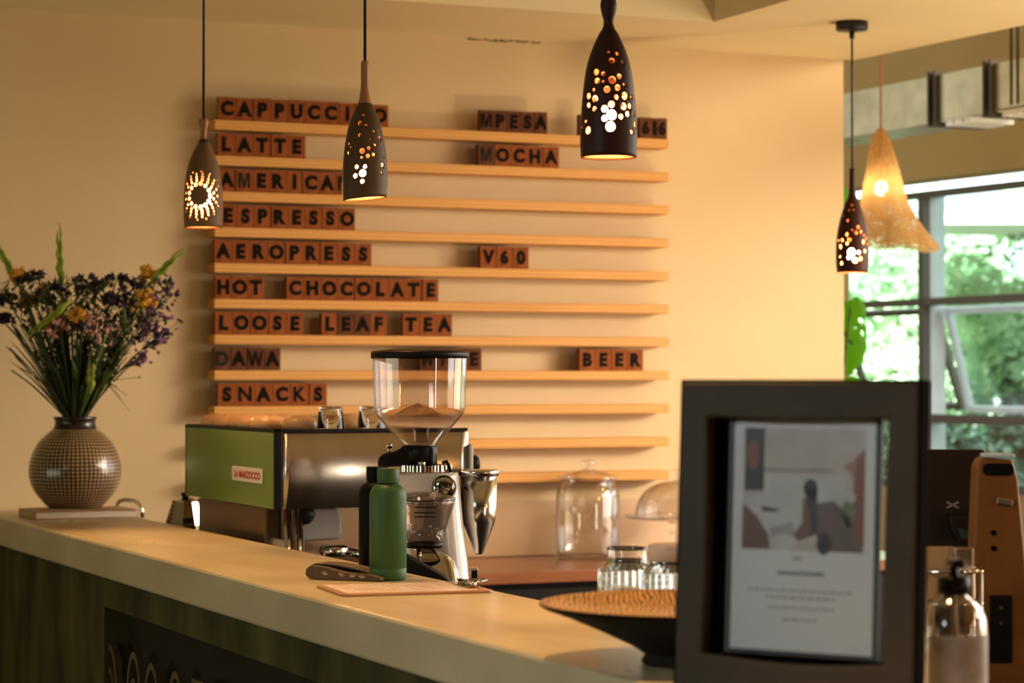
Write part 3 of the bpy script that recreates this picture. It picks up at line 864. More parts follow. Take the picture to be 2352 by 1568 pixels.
# ventilation duct
dp = P(1925, 247, 9.1); dq = P(2420, 168, 7.9)
dv = (dq - dp); dl = hypot(dv.x, dv.y); drz = atan2(dv.y, dv.x)
dz0 = 1.5 + 623 * 8.8 / F; dh = .166
vd_ = thing('ventilation_duct', 'square galvanised ventilation duct hanging under the high ceiling', 'duct', (dp.x, dp.y, dz0 - dh / 2), drz)
tpos = lambda u: ((PZ(u, 0, 99) - CAM).xy, u)


def along(u):
    """distance along the duct's axis where the pixel column u crosses it"""
    r = ray(u, 200); e = Vector((dv.x, dv.y)) / dl; n = Vector((-e.y, e.x))
    s_ = (Vector((dp.x, dp.y))).dot(n) / Vector((r.x, r.y)).dot(n)
    return (Vector((r.x, r.y)) * s_ - Vector((dp.x, dp.y))).dot(e)


fl1, fl2, fl3 = along(2148), along(2276), along(2900)
MB().span((-1.2, 0, 0), (fl1 - .02, .2, dh)).build('duct_section', M['duct'], vd_)
MB().span((fl1 + .03, .0, .004), (fl2 - .02, .2, dh)).build('duct_section', M['duct'], vd_)
MB().span((fl2 + .03, .0, .008), (fl3, .2, dh)).build('duct_section', M['duct'], vd_)
for fl in (fl1, fl2):
    f = MB()
    for e_ in (-.022, .018):
        f.span((fl + e_, -.02, -.015), (fl + e_ + .010, .0, dh + .015)); f.span((fl + e_, .2, -.015), (fl + e_ + .01, .22, dh + .015))
        f.span((fl + e_, 0, -.015), (fl + e_ + .01, .2, 0)); f.span((fl + e_, 0, dh), (fl + e_ + .01, .2, dh + .015))
    f.build('flange', M['ductdark'], vd_)
    gr = MB()
    for k in range(3): gr.span((fl + .05 + k * .055, .01, -.018), (fl + .09 + k * .055, .19, -.002))
    gr.span((fl + .04, .0, -.002), (fl + .21, .2, .002)); gr.build('supply_grille', M['whitegrille'], vd_)
for u in (2323, 2338):
    a_ = along(u); MB().tube([(a_, .0, dh - .15), (a_, .0, 3.4 - dz0 + dh / 2)], .006, 6).build('hanger_rod', M['ductdark'], vd_)

# ================================================================== BOOK, VASE AND FLOWERS
b0 = PZ(80, 1194, CT); b1 = PZ(315, 1188, CT)
bk = thing('book', 'tan hardback book lying flat under the patterned vase', 'book', (b0.x, b0.y, CT), 0)
bl = b1.x - b0.x; bd = .20; bt = .0225
MB().span((0, .0, 0), (bl, bd, .003), .001).build('cover', M['book'], bk)
MB().span((0, .0, bt - .003), (bl, bd, bt), .001).build('cover', M['book'], bk)
MB().span((.004, .0025, .003), (bl - .004, bd - .002, bt - .003)).build('pages', M['pages'], bk)
MB().span((-.0015, .0, 0), (.0015, bd, bt), .001).build('spine', M['book'], bk)

DV = 6.70
vb = P(172, 1160, DV); vb.z = CT + bt + .0005
vs_ = DV / F
vase = thing('vase', 'round dark vase with rows of cream dashes, standing on a book', 'vase', vb, -A)
ZV = lambda v: (1162 - v) * vs_
bp_ = smooth_prof([(0.0, 58), (ZV(1150), 72), (ZV(1120), 95), (ZV(1085), 105), (ZV(1050), 101), (ZV(1015), 85), (ZV(992), 63), (ZV(982), 50)], 5)
MB().lathe([(.001, 0)] + [(r * vs_, z) for z, r in bp_] + [(.047, ZV(984)), (.09, ZV(1030)), (.11, ZV(1085)), (.06, .012), (.001, .01)], 56).build('body', M['vase'], vase)
MB().lathe([(50.5 * vs_, ZV(984)), (47 * vs_, ZV(976)), (45.5 * vs_, ZV(968)), (47 * vs_, ZV(961)), (50 * vs_, ZV(956)), (48 * vs_, ZV(954.5)), (43 * vs_, ZV(958)), (42 * vs_, ZV(968)), (44 * vs_, ZV(984))], 48).build('rim', M['vasedark'], vase)

mouth = P(172, 958, DV)


def vp(u, v, dd=0.0):
    """pixel -> position relative to the vase mouth, in the stems' own frame"""
    return P(u, v, DV + dd)


def stem_path(u, v, dd, bend=0.0, n=9):
    tip = vp(u, v, dd)
    k = (u - 172) / 230
    st = vp(172 + k * 24, 968, dd * .2); low = vp(172 - k * 10, 1060, 0)
    pts = [low, st]
    for i in range(1, n + 1):
        t = i / n; p = st.lerp(tip, t)
        p = p + Vector((0, 0, 1)) * bend * sin(pi * t)
        pts.append(p)
    return pts


BG = 'flower stems in the patterned vase'


def flower(label, u, v, dd, head, bend=.015, stemr=.0022, dark=False, **kw):
    pts = stem_path(u, v, dd, bend)
    base = pts[0]; loc = [p - base for p in pts]
    t = thing('flower_stem', label, 'flower', base, 0, BG)
    MB().tube(loc, [stemr] * (len(loc) - 1) + [stemr * .6], 6).build('stem', M['darkstem'] if dark else M['stem'], t)
    tip = loc[-1]; dirn = (loc[-1] - loc[-3]).normalized()
    hb = MB(); rnd = random.Random(int(u * 13 + v))
    s_ = kw.get('size', .03) * 1.18
    if head == 'statice':          # flat-topped dense cluster of tiny petals
        ncl = int(kw.get('n', 26) * 1.6)
        for k in range(ncl):
            o = Vector((rnd.gauss(0, 1) * s_ * .55, rnd.gauss(0, 1) * s_ * .45, rnd.uniform(-.25, .5) * s_))
            petals(hb, tip + o, rnd.uniform(.007, .0115), rnd)
        mats = [M['purple']]
    elif head == 'brush':          # upright ridged comb of dark petals
        for k in range(30):
            x = rnd.uniform(-1, 1) * s_; 
            o = RGT * x + Vector((0, rnd.uniform(-.01, .01), rnd.uniform(-1.1, .75) * s_))
            petals(hb, tip + o, rnd.uniform(.009, .013), rnd)
        mats = [M['purple']]
    elif head == 'umbrella':       # wide flat arc of petals on two short stalks
        for k in range(46):
            x = rnd.uniform(-1, 1)
            o = RGT * x * s_ * 1.25 + Vector((0, rnd.uniform(-.02, .02), -.42 * s_ * x * abs(x) * (1 if x > 0 else -.9) + rnd.uniform(-.006, .006) + (.004 if abs(x) < .5 else 0)))
            petals(hb, tip + o, rnd.uniform(.007, .0105), rnd)
        mats = [M['purple']]
    elif head == 'violet':         # loose spray of small violet flowers
        for k in range(int(kw.get('n', 18) * 1.6)):
            o = Vector((rnd.gauss(0, 1) * s_, rnd.gauss(0, 1) * s_ * .6, rnd.gauss(0, 1) * s_ * .9))
            hb.mi = 0 if rnd.random() < .55 else 1
            petals(hb, tip + o, rnd.uniform(.006, .0105), rnd, 4)
            if k % 2 == 0: hb.mi = 2; hb.tube([tip - dirn * .06, tip + o], .0009, 4)
        mats = [M['violet'], M['purple'], M['stem']]
    elif head == 'ruffle':         # crumpled papery bloom
        for k in range(26):
            o = Vector((rnd.gauss(0, 1) * s_ * .5, rnd.gauss(0, 1) * s_ * .5, rnd.gauss(0, 1) * s_ * .6))
            petals(hb, tip + o, rnd.uniform(.009, .0145), rnd, 4)
        mats = [M[kw.get('mat', 'yellow')]]
    elif head == 'buds':           # green gladiolus spike with overlapping buds
        L_ = kw.get('len', .12); dr = kw.get('dir', dirn)
        for k in range(7):
            f = k / 6; c = tip + dr * L_ * f * .72; w = .0135 * (1 - .6 * f)
            sd = dr.cross(FWD).normalized() * (1 if k % 2 else -1)
            a0 = c; a1 = c + dr * .03 + sd * .006; a2 = c + dr * .062 + sd * .002
            hb.tube([a0, a1, a2], [w * .5, w, .001], 6, flat=.6)
        mats = [M['gladleaf']]
    elif head == 'seed':
        for k in range(22):
            o = Vector((rnd.gauss(0, 1) * s_ * .7, rnd.gauss(0, 1) * s_ * .6, rnd.gauss(0, 1) * s_ * 1.5))
            hb.ico(tip + o, rnd.uniform(.0025, .0048), 1); hb.mi = 1
            hb.tube([tip - dirn * .05, tip + o], .0008, 4); hb.mi = 0
        mats = [M['whitefl'], M['stem']]
    hb.build('flower_head', mats, t)
    # a few leaves up the stem
    nl = kw.get('leaves', 2)
    for k in range(nl):
        i = rnd.randint(3, 8); p = loc[i]; a = rnd.uniform(0, 2 * pi)
        dr2 = ((loc[i] - loc[i - 1]).normalized() + Vector((cos(a), sin(a), .1)) * .55).normalized(); ll = rnd.uniform(.05, .10)
        MB().blade([p, p + dr2 * ll * .5 + Vector((0, 0, .004)), p + dr2 * ll], [.002, .0085, .0006]).build('leaf', M['darkleaf'] if k % 2 else M['stem'], t)
    return t


rgt3 = RGT
gd = lambda du, dv_: (RGT * du + Vector((0, 0, -dv_))).normalized()
flower('green gladiolus bud spike leaning out at the edge away from the lamps', 42, 650, .02, 'buds', 0, .004, dir=gd(-44, -78), len=.13, leaves=1)
flower('tall green gladiolus bud spike standing straight up, highest in the vase', 140, 655, -.02, 'buds', 0, .004, dir=gd(-4, -100), len=.155, leaves=1)
flower('green gladiolus bud spike reaching out towards the small sunburst lamp', 338, 655, .0, 'buds', -.005, .004, dir=gd(62, -62), len=.135, leaves=1)
flower('pale green gladiolus bud spike bent over and drooping at the front', 164, 692, -.09, 'buds', 0, .003, dir=gd(-84, 66), len=.15, leaves=0)
flower('short fresh green bud spike low in the middle, just above the vase rim', 206, 905, -.06, 'buds', 0, .003, dir=gd(3, -60), len=.1, leaves=0)
flower('tall dark purple comb-shaped flower in the middle of the bouquet', 193, 652, -.03, 'brush', .01, .0022, True, size=.026)
flower('wide flat dark purple flower shaped like an umbrella, on two pale stalks', 268, 640, -.01, 'umbrella', .005, .003, size=.05)
flower('dark purple flower beside the ochre tip of the outer gladiolus', 62, 640, .03, 'statice', .02, dark=True, size=.026)
flower('small dark purple flower head above the pale pink bud', 86, 632, .06, 'statice', .02, dark=True, size=.014, n=12)
flower('dark purple flower slanting below the tall gladiolus', 122, 662, -.02, 'umbrella', .02, dark=True, size=.03)
flower('broad dark purple flower at the outer edge over the wall', 18, 690, .05, 'statice', .02, dark=True, size=.03, n=34)
flower('dark purple flower low on the outer edge of the bouquet', 4, 735, .0, 'statice', .03, dark=True, size=.025)
flower('dark purple flower tucked behind the drooping bud spike', 105, 690, .07, 'statice', .02, dark=True, size=.026)
flower('dark purple flower between the comb-shaped one and the umbrella-shaped one', 224, 660, .04, 'statice', .01, dark=True, size=.018, n=14)
flower('dark purple flower right under the umbrella-shaped one', 262, 690, -.04, 'statice', .01, dark=True, size=.03, n=32)
flower('dark purple flower low in front of the pink bloom', 188, 752, -.09, 'statice', .01, dark=True, size=.018, n=16)
flower('violet spray with dark round buds, highest of the sprays facing the lamps', 385, 668, .0, 'violet', .02, .0016, n=12, size=.016)
flower('violet spray beside the big ochre bloom', 356, 700, -.03, 'violet', .02, .0016, n=26, size=.022)
flower('violet spray below the ochre bloom, hanging outward', 345, 742, .02, 'violet', .02, .0016, n=26, size=.024)
flower('dark violet spray drooping furthest out over the machine side', 366, 775, .0, 'violet', .03, .0016, n=22, size=.017)
flower('small violet spray low down above bare wall', 326, 822, -.02, 'violet', .03, .0014, n=16, size=.014)
flower('green and violet spray between the umbrella flower and the gladiolus', 305, 690, .03, 'violet', .01, .0016, n=20, size=.024)
flower('violet spray in the inner part of the bouquet, under the green stalks', 292, 760, .0, 'violet', .01, .0016, n=22, size=.028)
flower('big crumpled ochre bloom under the gladiolus spike that reaches out', 331, 693, -.05, 'ruffle', .01, mat='yellow', size=.026)
flower('small ochre bloom half way up the gladiolus spike that reaches out', 336, 628, .01, 'ruffle', .0, mat='yellow', size=.014, leaves=0)
flower('ochre bloom at the foot of the outer gladiolus spike', 42, 630, .02, 'ruffle', .0, mat='yellow', size=.014, leaves=0)
flower('narrow ochre bloom on the bent yellow stalk', 177, 726, -.08, 'ruffle', .0, mat='yellow', size=.014, leaves=0)
flower('orange-brown bloom behind the outer flowers', 65, 692, .05, 'ruffle', .0, mat='yellow', size=.016, leaves=1)
flower('large dusty pink bloom in the middle of the bouquet', 225, 742, -.06, 'ruffle', .01, mat='pink', size=.042)
flower('faded pink bloom under the drooping bud spike', 140, 750, -.06, 'ruffle', .01, mat='pink', size=.026)
flower('pale pink bud between dark purple flowers', 100, 667, .0, 'ruffle', .0, mat='pink', size=.011, leaves=0)
flower('cream seed heads hanging at the front, above the rim', 222, 800, -.07, 'seed', .0, .0012, size=.022)
flower('cream seed heads among the dark stems towards the wall', 110, 790, -.05, 'seed', .0, .0012, size=.024)
flower('cream seed heads under the violet sprays', 275, 850, -.02, 'seed', .02, .0012, size=.03)
flower('tiny white filler flowers below the tall gladiolus', 150, 660, .0, 'seed', .0, .0012, size=.02)
# uncountable mass of dark leaves and stalks
fo = MB(); rnd = random.Random(5); fb = vp(172, 1050)
for k in range(150):
    a = rnd.uniform(-1, 1); u = 172 + a * 190 * (.85 if a < 0 else .72); v = rnd.uniform(690, 830) + abs(a) * 25; dd = rnd.uniform(-.1, .1)
    pts = [p - fb for p in stem_path(u, v, dd, rnd.uniform(0, .03), 5)]
    kind = rnd.random()
    if kind < .45: fo.mi = 0; fo.tube(pts, .0016, 4)
    else:
        fo.mi = 1 if kind < .8 else 2
        w = rnd.uniform(.006, .012); fo.tube(pts[1:], [.002, w * .6, w, w * .9, w * .6, .0006], 5, flat=.2)
for k in range(900):
    a = rnd.uniform(-1, 1); v = rnd.uniform(650, 890); w = (958 - v) / 250; u = 172 + a * w * 170 + w * 20
    p = vp(u, v, rnd.uniform(-.08, .08) * w) - fb; an = rnd.uniform(0, 2 * pi); dr = Vector((cos(an), sin(an), rnd.uniform(.2, 1.4))).normalized()
    fo.mi = rnd.choice([1, 1, 1, 2]); l_ = rnd.uniform(.02, .05)
    fo.tube([p, p + dr * l_ * .5, p + dr * l_], [.001, rnd.uniform(.004, .008), .0005], 5, flat=.25)
fo_o = fo.build('bouquet_leaves', [M['darkstem'], M['darkleaf'], M['stem']], loc=fb)
tag(fo_o, 'dense dark green stalks and leaves filling the bouquet in the vase', 'foliage', None, 'stuff')

# ================================================================== THINGS ON THE BAR
g0 = P(891, 1330, 4.56); g0.z = CT


def bottle(label, loc, mt, rz=-A):
    t = thing('water_bottle', label, 'water bottle', loc, rz, 'insulated water bottles')
    k = 4.56 / F; H = .2095; r = 42.8 * k
    pr = [(.001, 0), (r * .86, 0), (r * .95, .002), (r * .99, .006), (r, .012), (r, .0215), (r * .988, .022), (r * .988, .0227), (r, .0232), (r, H * .62), (r, H * .735), (r * .985, H * .765), (r * .93, H * .80),
          (r * .83, H * .828), (r * .70, H * .848), (r * .585, H * .858), (r * .56, H * .862), (.001, H * .862)]
    MB().lathe(pr, 64).build('body', mt, t)
    MB().lathe([(.001, H * .8625), (r * .50, H * .8625), (r * .50, H * .869), (.001, H * .869)], 32).build('neck_ring', M['blackmetal'], t)
    rc_ = r * .59
    MB().lathe([(.001, H * .87), (rc_ * .98, H * .87), (rc_, H * .874), (rc_, H * .992), (rc_ * .97, H), (rc_ * .9, H * 1.001), (.001, H * 1.001)], 48).build('cap', mt, t)
    return t


bottle('matte moss green water bottle standing on the bar', g0, M['botgreen'])
k0 = P(866, 1322, 4.645); k0.z = CT
bottle('matte black water bottle standing behind the green one', k0, M['botblack'])

# folded patterned cloth pouch
c0 = PZ(703, 1330, CT); c1 = PZ(876, 1336, CT)
ca = atan2((c1 - c0).y, (c1 - c0).x); cl_ = (c1 - c0).length
po = thing('fabric_pouch', 'folded taupe fabric pouch with cream leaf print, lying beside the bottles', 'pouch', (c0.x, c0.y, CT), ca)
wd = .07
pm_ = MB()
n = 22
outer = []
for k in range(n + 1):                      # folded strip: profile along local x, a loop at the near end
    f = k / n; x = cl_ * f
    outer.append((x, .0255 * (1 - .75 * f ** 1.4) + .002 * sin(f * 9)))
prof_ = [(0.006, .003), (0.0, .010), (0.002, .020), (.010, .0265)] + [(x, z) for x, z in outer[3:]] + [(cl_, .0025), (cl_ * .9, .0008), (cl_ * .5, .0006), (.02, .0008)]
pm_.prism(prof_, -.004, wd, 'y', .001)
pm_.build('outer_layer', M['cloth'], po)
fl_ = MB(); fl_.prism([(.012, .0268), (.05, .0262), (.09, .021), (.125, .0135), (.125, .0155), (.09, .024), (.05, .0292), (.012, .0295), (.004, .026), (.006, .024)], .012, wd - .002, 'y', .0007)
fl_.build('folded_flap', M['cloth'], po)
lp = MB()
for (x, y, a) in [(.075, -.0046, .3), (.118, -.0046, .5), (.04, -.0046, .2), (.1, -.0046, .9)]:
    zc = .0255 * (1 - .75 * (x / cl_) ** 1.4) * .45
    for q in range(-3, 4):
        a2 = a + q * .35 + .9
        lp.tube([(x, y, zc), (x + .009 * cos(a2), y, zc + .0065 * sin(a2))], .0005, 4)
for (x, y) in [(.06, .02), (.085, .035), (.07, .05), (.1, .045)]:
    zc = .0292 - max(0, x - .05) * .19
    for q in range(5):
        a2 = q * .5 - .6
        lp.tube([(x, y, zc), (x + .013 * cos(a2), y + .013 * sin(a2), zc - .002)], .0006, 4)
lp.build('leaf_print', M['leafprint'], po)

# clipboard with menu sheet
cbl = [PZ(684, 1352, CT), PZ(787, 1371, CT), PZ(1136, 1361, CT)]
e_ = (cbl[2] - cbl[1]); ca = atan2(e_.y, e_.x); cw = e_.length; chh = .205
cb_ = thing('clipboard', 'wooden clipboard holding a menu sheet, lying flat on the bar', 'clipboard', (cbl[1].x, cbl[1].y, CT), ca)


def rrect(x0, y0, x1, y1, r, n=5):
    out = []
    for cx, cy, a0 in ((x1 - r, y0 + r, -pi / 2), (x1 - r, y1 - r, 0), (x0 + r, y1 - r, pi / 2), (x0 + r, y0 + r, pi)):
        for k in range(n + 1):
            a = a0 + pi / 2 * k / n; out.append((cx + r * cos(a), cy + r * sin(a)))
    return out


MB().prism(rrect(0, 0, cw, chh, .014), 0.0005, .0045, 'z', .0008).build('board', M['board'], cb_)
sheet = MB().span((.012, .012, .0046), (cw - .035, chh - .012, .0051)).build('menu_sheet', M['paper'], cb_)
pr_ = MB(); rnd = random.Random(2)
for k in range(14):
    x = .035 + k * .016; y0_ = .02
    while y0_ < chh - .04:
        l_ = rnd.uniform(.01, .03)
        if rnd.random() < .55: pr_.span((x, y0_, .00512), (x + .003, min(y0_ + l_, chh - .025), .00522))
        y0_ += l_ + .006
pr_.build('printed_lines', M['print'], sheet)
cp = MB()
cp.span((cw - .036, .062, .0052), (cw - .008, .142, .0075), .001)
cp.tube([(cw - .02, .060, .0105), (cw - .02, .144, .0105)], .0055, 10)
cp.tube([(cw - .02, .056, .010), (cw - .028, .068, .014), (cw - .03, .075, .016)], .0025, 6); cp.tube([(cw - .02, .148, .010), (cw - .028, .136, .014), (cw - .03, .129, .016)], .0025, 6)
cp.tube([(cw - .014, .072, .012), (cw + .012, .085, .015), (cw + .012, .119, .015), (cw - .014, .132, .012)], .0022, 6)
cp.build('clip', M['chrome'], cb_)

# carved bowl
bo = P(1582, 1526, 3.22); bo.z = CT
bw_ = thing('wooden_bowl', 'wide shallow wooden bowl with striped grain inside and black underside', 'bowl', bo, -A)
RB = .199; HB = .078
MB().lathe([(.001, .0), (.06, .0), (.064, .004), (.058, .013), (.075, .024), (.115, .043), (.16, .062), (.19, .073), (RB, HB), (RB, HB + .003)], 64).build('underside', M['bowlout'], bw_)
MB().lathe([(RB, HB + .003), (RB - .004, HB + .004), (.18, .0755), (.14, .067), (.09, .061), (.04, .058), (.001, .057)], 64).build('inside', M['bowltop'], bw_)


# ribbed glasses
def ribbed(label, u, v, d, lid=None, hs=1.0):
    p = P(u, v, d); p.z = CT
    t = thing('ribbed_glass', label, 'glass', p, -A, 'ribbed glass jars')
    k = 3.75 / F; r = 65 * k; zb_ = .0; zsh = .082 * hs; zr = .117 * hs
    n = 48
    out = MB(); 
    prof = [(.001, 0), (r * .92, 0), (r * .985, .003)]
    body = [(r, .006), (r, zsh * .5), (r, zsh - .004), (r * .985, zsh)]
    up = [(r * .93, zsh + .004), (r * .78, zsh + .009), (r * .715, zsh + .013), (r * .70, zsh + .018), (r * .70, zr - .004), (r * .715, zr - .001), (r * .71, zr)]
    inn = [(r * .685, zr), (r * .67, zr - .004), (r * .665, zsh + .016), (r * .72, zsh + .006), (r * .88, zsh - .004), (r * .90, .012), (r * .8, .008), (.001, .008)]
    uvl = out.bm.loops.layers.uv.active
    rows_ = []
    seg = 96
    for idx, (rr, z) in enumerate(prof + body + up + inn):
        if rr < .002: rows_.append([out.bm.verts.new((0, 0, z))]); continue
        fl = .045 if 3 <= idx <= 6 else (.02 if idx in (2, 7) else 0)
        rows_.append([out.bm.verts.new((rr * (1 + fl * cos(24 * 2 * pi * i / seg)) * sin(2 * pi * i / seg), -rr * (1 + fl * cos(24 * 2 * pi * i / seg)) * cos(2 * pi * i / seg), z)) for i in range(seg)])
    for a_, b_ in zip(rows_, rows_[1:]):
        for i in range(seg):
            j = (i + 1) % seg
            if len(a_) == 1: f = out.bm.faces.new([a_[0], b_[j], b_[i]])
            elif len(b_) == 1: f = out.bm.faces.new([a_[i], a_[j], b_[0]])
            else: f = out.bm.faces.new([a_[i], a_[j], b_[j], b_[i]])
            f.smooth = True
    bmesh.ops.recalc_face_normals(out.bm, faces=out.bm.faces)
    out.build('glass_body', M['glass'], t)
    if lid == 'cup':
        MB().lathe([(.001, zr + .0012), (r * .74, zr + .0012), (r * .745, zsh + .0185), (r * .775, zsh + .0185), (r * .785, zr + .001), (r * .78, zr + .005), (r * .6, zr + .0075), (.001, zr + .008)], 40).build('cream_stopper', M['creamcup'], t)
    return t


ribbed('ribbed clear glass jar with an open narrow neck, behind the wooden bowl', 1440, 1430, 3.76)
ribbed('ribbed clear glass jar topped with a cream stopper, partly behind the frame', 1541, 1440, 3.67, 'cup', 1.04)

# framed poster on the bar
fa = radians(33)
fd = Vector((cos(-A - fa), sin(-A - fa), 0))   # along the frame, towards the right and nearer
ftl = P(1567, 881, 3.0)
FH, FW_ = .371, .3095
fb_ = PZ(1548, 1590, CT)
frm = thing('menu_stand_frame', 'grey-brown leather covered frame holding a sheet of paper, standing on the bar', 'picture frame', (fb_.x, fb_.y, CT + .004), -A - fa)
tl_ = radians(-3.2)
ft = MB()
bor = .055


def wav(x0, z0, x1, z1, n=12, amp=.003):
    """slightly wavy rectangle outline"""
    out = []
    for k in range(n): f = k / n; out.append((x0 + (x1 - x0) * f, z0 - amp * sin(pi * f) * 2.2))
    for k in range(n): f = k / n; out.append((x1 - amp * sin(pi * f), z0 + (z1 - z0) * f))
    for k in range(n): f = k / n; out.append((x1 + (x0 - x1) * f, z1 - amp * sin(pi * f)))
    for k in range(n): f = k / n; out.append((x0 + amp * sin(pi * f * 1.0), z1 + (z0 - z1) * f))
    return out


def ring_mesh(outer, inner, y0, y1, name, mt, parent, bev=.004):
    bm = bmesh.new(); n = len(outer)
    vs = [[bm.verts.new((p[0], y, p[1])) for p in lst] for y in (y0, y1) for lst in (outer, inner)]
    fo_, fi, bo_, bi = vs
    for i in range(n):
        j = (i + 1) % n
        for q in ([fo_[i], fo_[j], fi[j], fi[i]], [bo_[i], bi[i], bi[j], bo_[j]], [fo_[i], bo_[i], bo_[j], fo_[j]], [fi[i], fi[j], bi[j], bi[i]]):
            bm.faces.new(q)
    bmesh.ops.recalc_face_normals(bm, faces=bm.faces)
    es = [e for e in bm.edges if e.calc_face_angle(0) > .9]
    bmesh.ops.bevel(bm, geom=es, offset=bev, segments=3, affect='EDGES', profile=.5)
    me = bpy.data.meshes.new(name); bm.to_mesh(me); bm.free(); me.materials.append(mt)
    o = bpy.data.objects.new(name, me); COL.objects.link(o); o.parent = parent; return o


def plain(x0, z0, x1, z1, n=12):
    out = []
    for k in range(n): out.append((x0 + (x1 - x0) * k / n, z0))
    for k in range(n): out.append((x1, z0 + (z1 - z0) * k / n))
    for k in range(n): out.append((x1 + (x0 - x1) * k / n, z1))
    for k in range(n): out.append((x0, z1 + (z0 - z1) * k / n))
    return out


lean = bpy.data.objects.new('frame_body', None)
fr_ = ring_mesh(plain(0, 0, FW_, FH), wav(.036, .046, FW_ - .037, FH - .042), 0, .022, 'frame_border', M['frame'], frm)
fr_.rotation_euler = (tl_, 0, 0)
eb_ = ring_mesh(plain(-.003, -.003, FW_ + .003, FH + .003), plain(-.0002, -.0002, FW_ + .0002, FH + .0002), .003, .027, 'edge_binding', M['framedark'], frm, .001); eb_.rotation_euler = (tl_, 0, 0)
bs_ = MB(); bs_.span((.012, .0225, .02), (.0502, .034, FH - .03)); bs_.span((.0502, .0225, .02), (FW_ - .05, .034, .0478))
bs_ = bs_.build('back_strip', M['framedark'], frm); bs_.rotation_euler = (tl_, 0, 0)
ac = MB().span((.0505, .0285, .048), (FW_ - .056, .0305, FH - .036)).build('acrylic_sheet', M['frameinner'], frm); ac.rotation_euler = (tl_, 0, 0)
pap = MB().span((.060, .0272, .053), (FW_ - .064, .0282, FH - .044), 0).build('poster', M['poster'], frm); pap.rotation_euler = (tl_, 0, 0)
PX0, PZ0, PW_, PH_ = .060, .053, FW_ - .124, FH - .097
pic_cols = {'p_wall': (.62, .55, .49), 'p_dark': (.035, .035, .028), 'p_red': (.27, .075, .05), 'p_skin': (.19, .10, .07), 'p_brown': (.17, .115, .085), 'p_grey': (.42, .40, .38),
            'p_orange': (.42, .21, .10), 'p_leafg': (.2, .25, .1), 'p_text': (.3, .29, .28), 'p_pale': (.68, .66, .63)}
for kk, c in pic_cols.items(): M[kk] = pm(kk, c, scale=25, rough=.35)


def patch(poly, mt, lay):
    m = MB(); m.prism([(PX0 + x * PW_, PZ0 + (1 - y) * PH_) for x, y in poly], .0271 - .0001 * lay - .00008, .0271 - .0001 * lay, 'y')
    return m


def ell(cx, cy, rx, ry, n=20): return [(cx + rx * cos(2 * pi * k / n), cy + ry * sin(2 * pi * k / n)) for k in range(n)]


def pprint(name, items):
    """flat printed shapes on the poster, one mesh"""
    m = MB(); mats = []
    for poly, mk_, lay in items:
        if M[mk_] not in mats: mats.append(M[mk_])
        m.mi = mats.index(M[mk_]); m.prism([(PX0 + x * PW_, PZ0 + (1 - y) * PH_) for x, y in poly], .0271 - .00012 * lay - .0001, .0271 - .00012 * lay, 'y')
    return m.build(name, mats, pap)


r4 = lambda a, b_, c, d: [(a, b_), (c, b_), (c, d), (a, d)]
pprint('printed_photograph', [
    (r4(.07, .035, .93, .565), 'p_wall', 0), (r4(.22, .24, .8, .52), 'p_pale', 1), (r4(.22, .215, .7, .222), 'p_skin', 2),
    (r4(.08, .035, .22, .31), 'p_dark', 2), (ell(.135, .155, .045, .065), 'p_red', 3),
    ([(.85, .17), (.93, .12), (.93, .55), (.86, .50)], 'p_red', 2), ([(.78, .2), (.87, .16), (.86, .24)], 'p_orange', 3),
    (ell(.82, .40, .05, .06), 'p_leafg', 3), (ell(.84, .33, .03, .025), 'p_pale', 3),
    ([(.07, .37), (.16, .41), (.26, .50), (.27, .565), (.07, .565)], 'p_skin', 2), ([(.07, .34), (.2, .33), (.25, .38), (.35, .40), (.3, .45), (.15, .41)], 'p_pale', 3),
    ([(.2, .375), (.34, .39), (.32, .40), (.22, .40)], 'p_dark', 4),
    ([(.58, .36), (.72, .345), (.84, .42), (.93, .565), (.66, .565), (.56, .46)], 'p_brown', 3),
    ([(.5, .34), (.56, .32), (.6, .42), (.58, .5), (.47, .525), (.44, .5), (.5, .44)], 'p_skin', 4), (ell(.555, .295, .05, .042), 'p_dark', 5), ([(.52, .3), (.6, .3), (.61, .48), (.57, .5)], 'p_dark', 5), (ell(.655, .53, .05, .05), 'p_dark', 5),
    ([(.27, .47), (.43, .44), (.46, .5), (.3, .54)], 'p_grey', 3), (ell(.37, .53, .09, .035), 'p_pale', 4)])
tx = [(r4(.44, .592, .50, .604), 'p_text', 0), (r4(.33, .655, .66, .672), 'p_text', 0)]
rnd = random.Random(9)
for (y, x0, x1) in ((.735, .12, .87), (.765, .25, .75), (.81, .27, .74), (.86, .37, .62)):
    x = x0
    while x < x1:
        w = rnd.uniform(.02, .06); tx.append((r4(x, y, min(x + w, x1), y + .008), 'p_text', 0)); x += w + .012
pprint('printed_text', tx)
MB().span((PX0 - .003, .0255, PZ0 - .003), (PX0 + PW_ + .003, .0262, PZ0 + PH_ + .003)).build('cover_sheet', thin_glass('acrylic_cover', (.93, .93, .92), .04, 4, .05, .6), frm).rotation_euler = (tl_, 0, 0)
lg = MB(); lg.prism([(.041, .004), (.052, .004), (.15, .0), (.145, .0)], FW_ / 2 - .03, FW_ / 2 + .03, 'x')
st_ = MB(); st_.prism([(.048, .2), (.053, .2), (.13, 0), (.122, 0)], FW_ / 2 - .03, FW_ / 2 + .03, 'x'); st_.build('easel_leg', M['framedark'], frm)

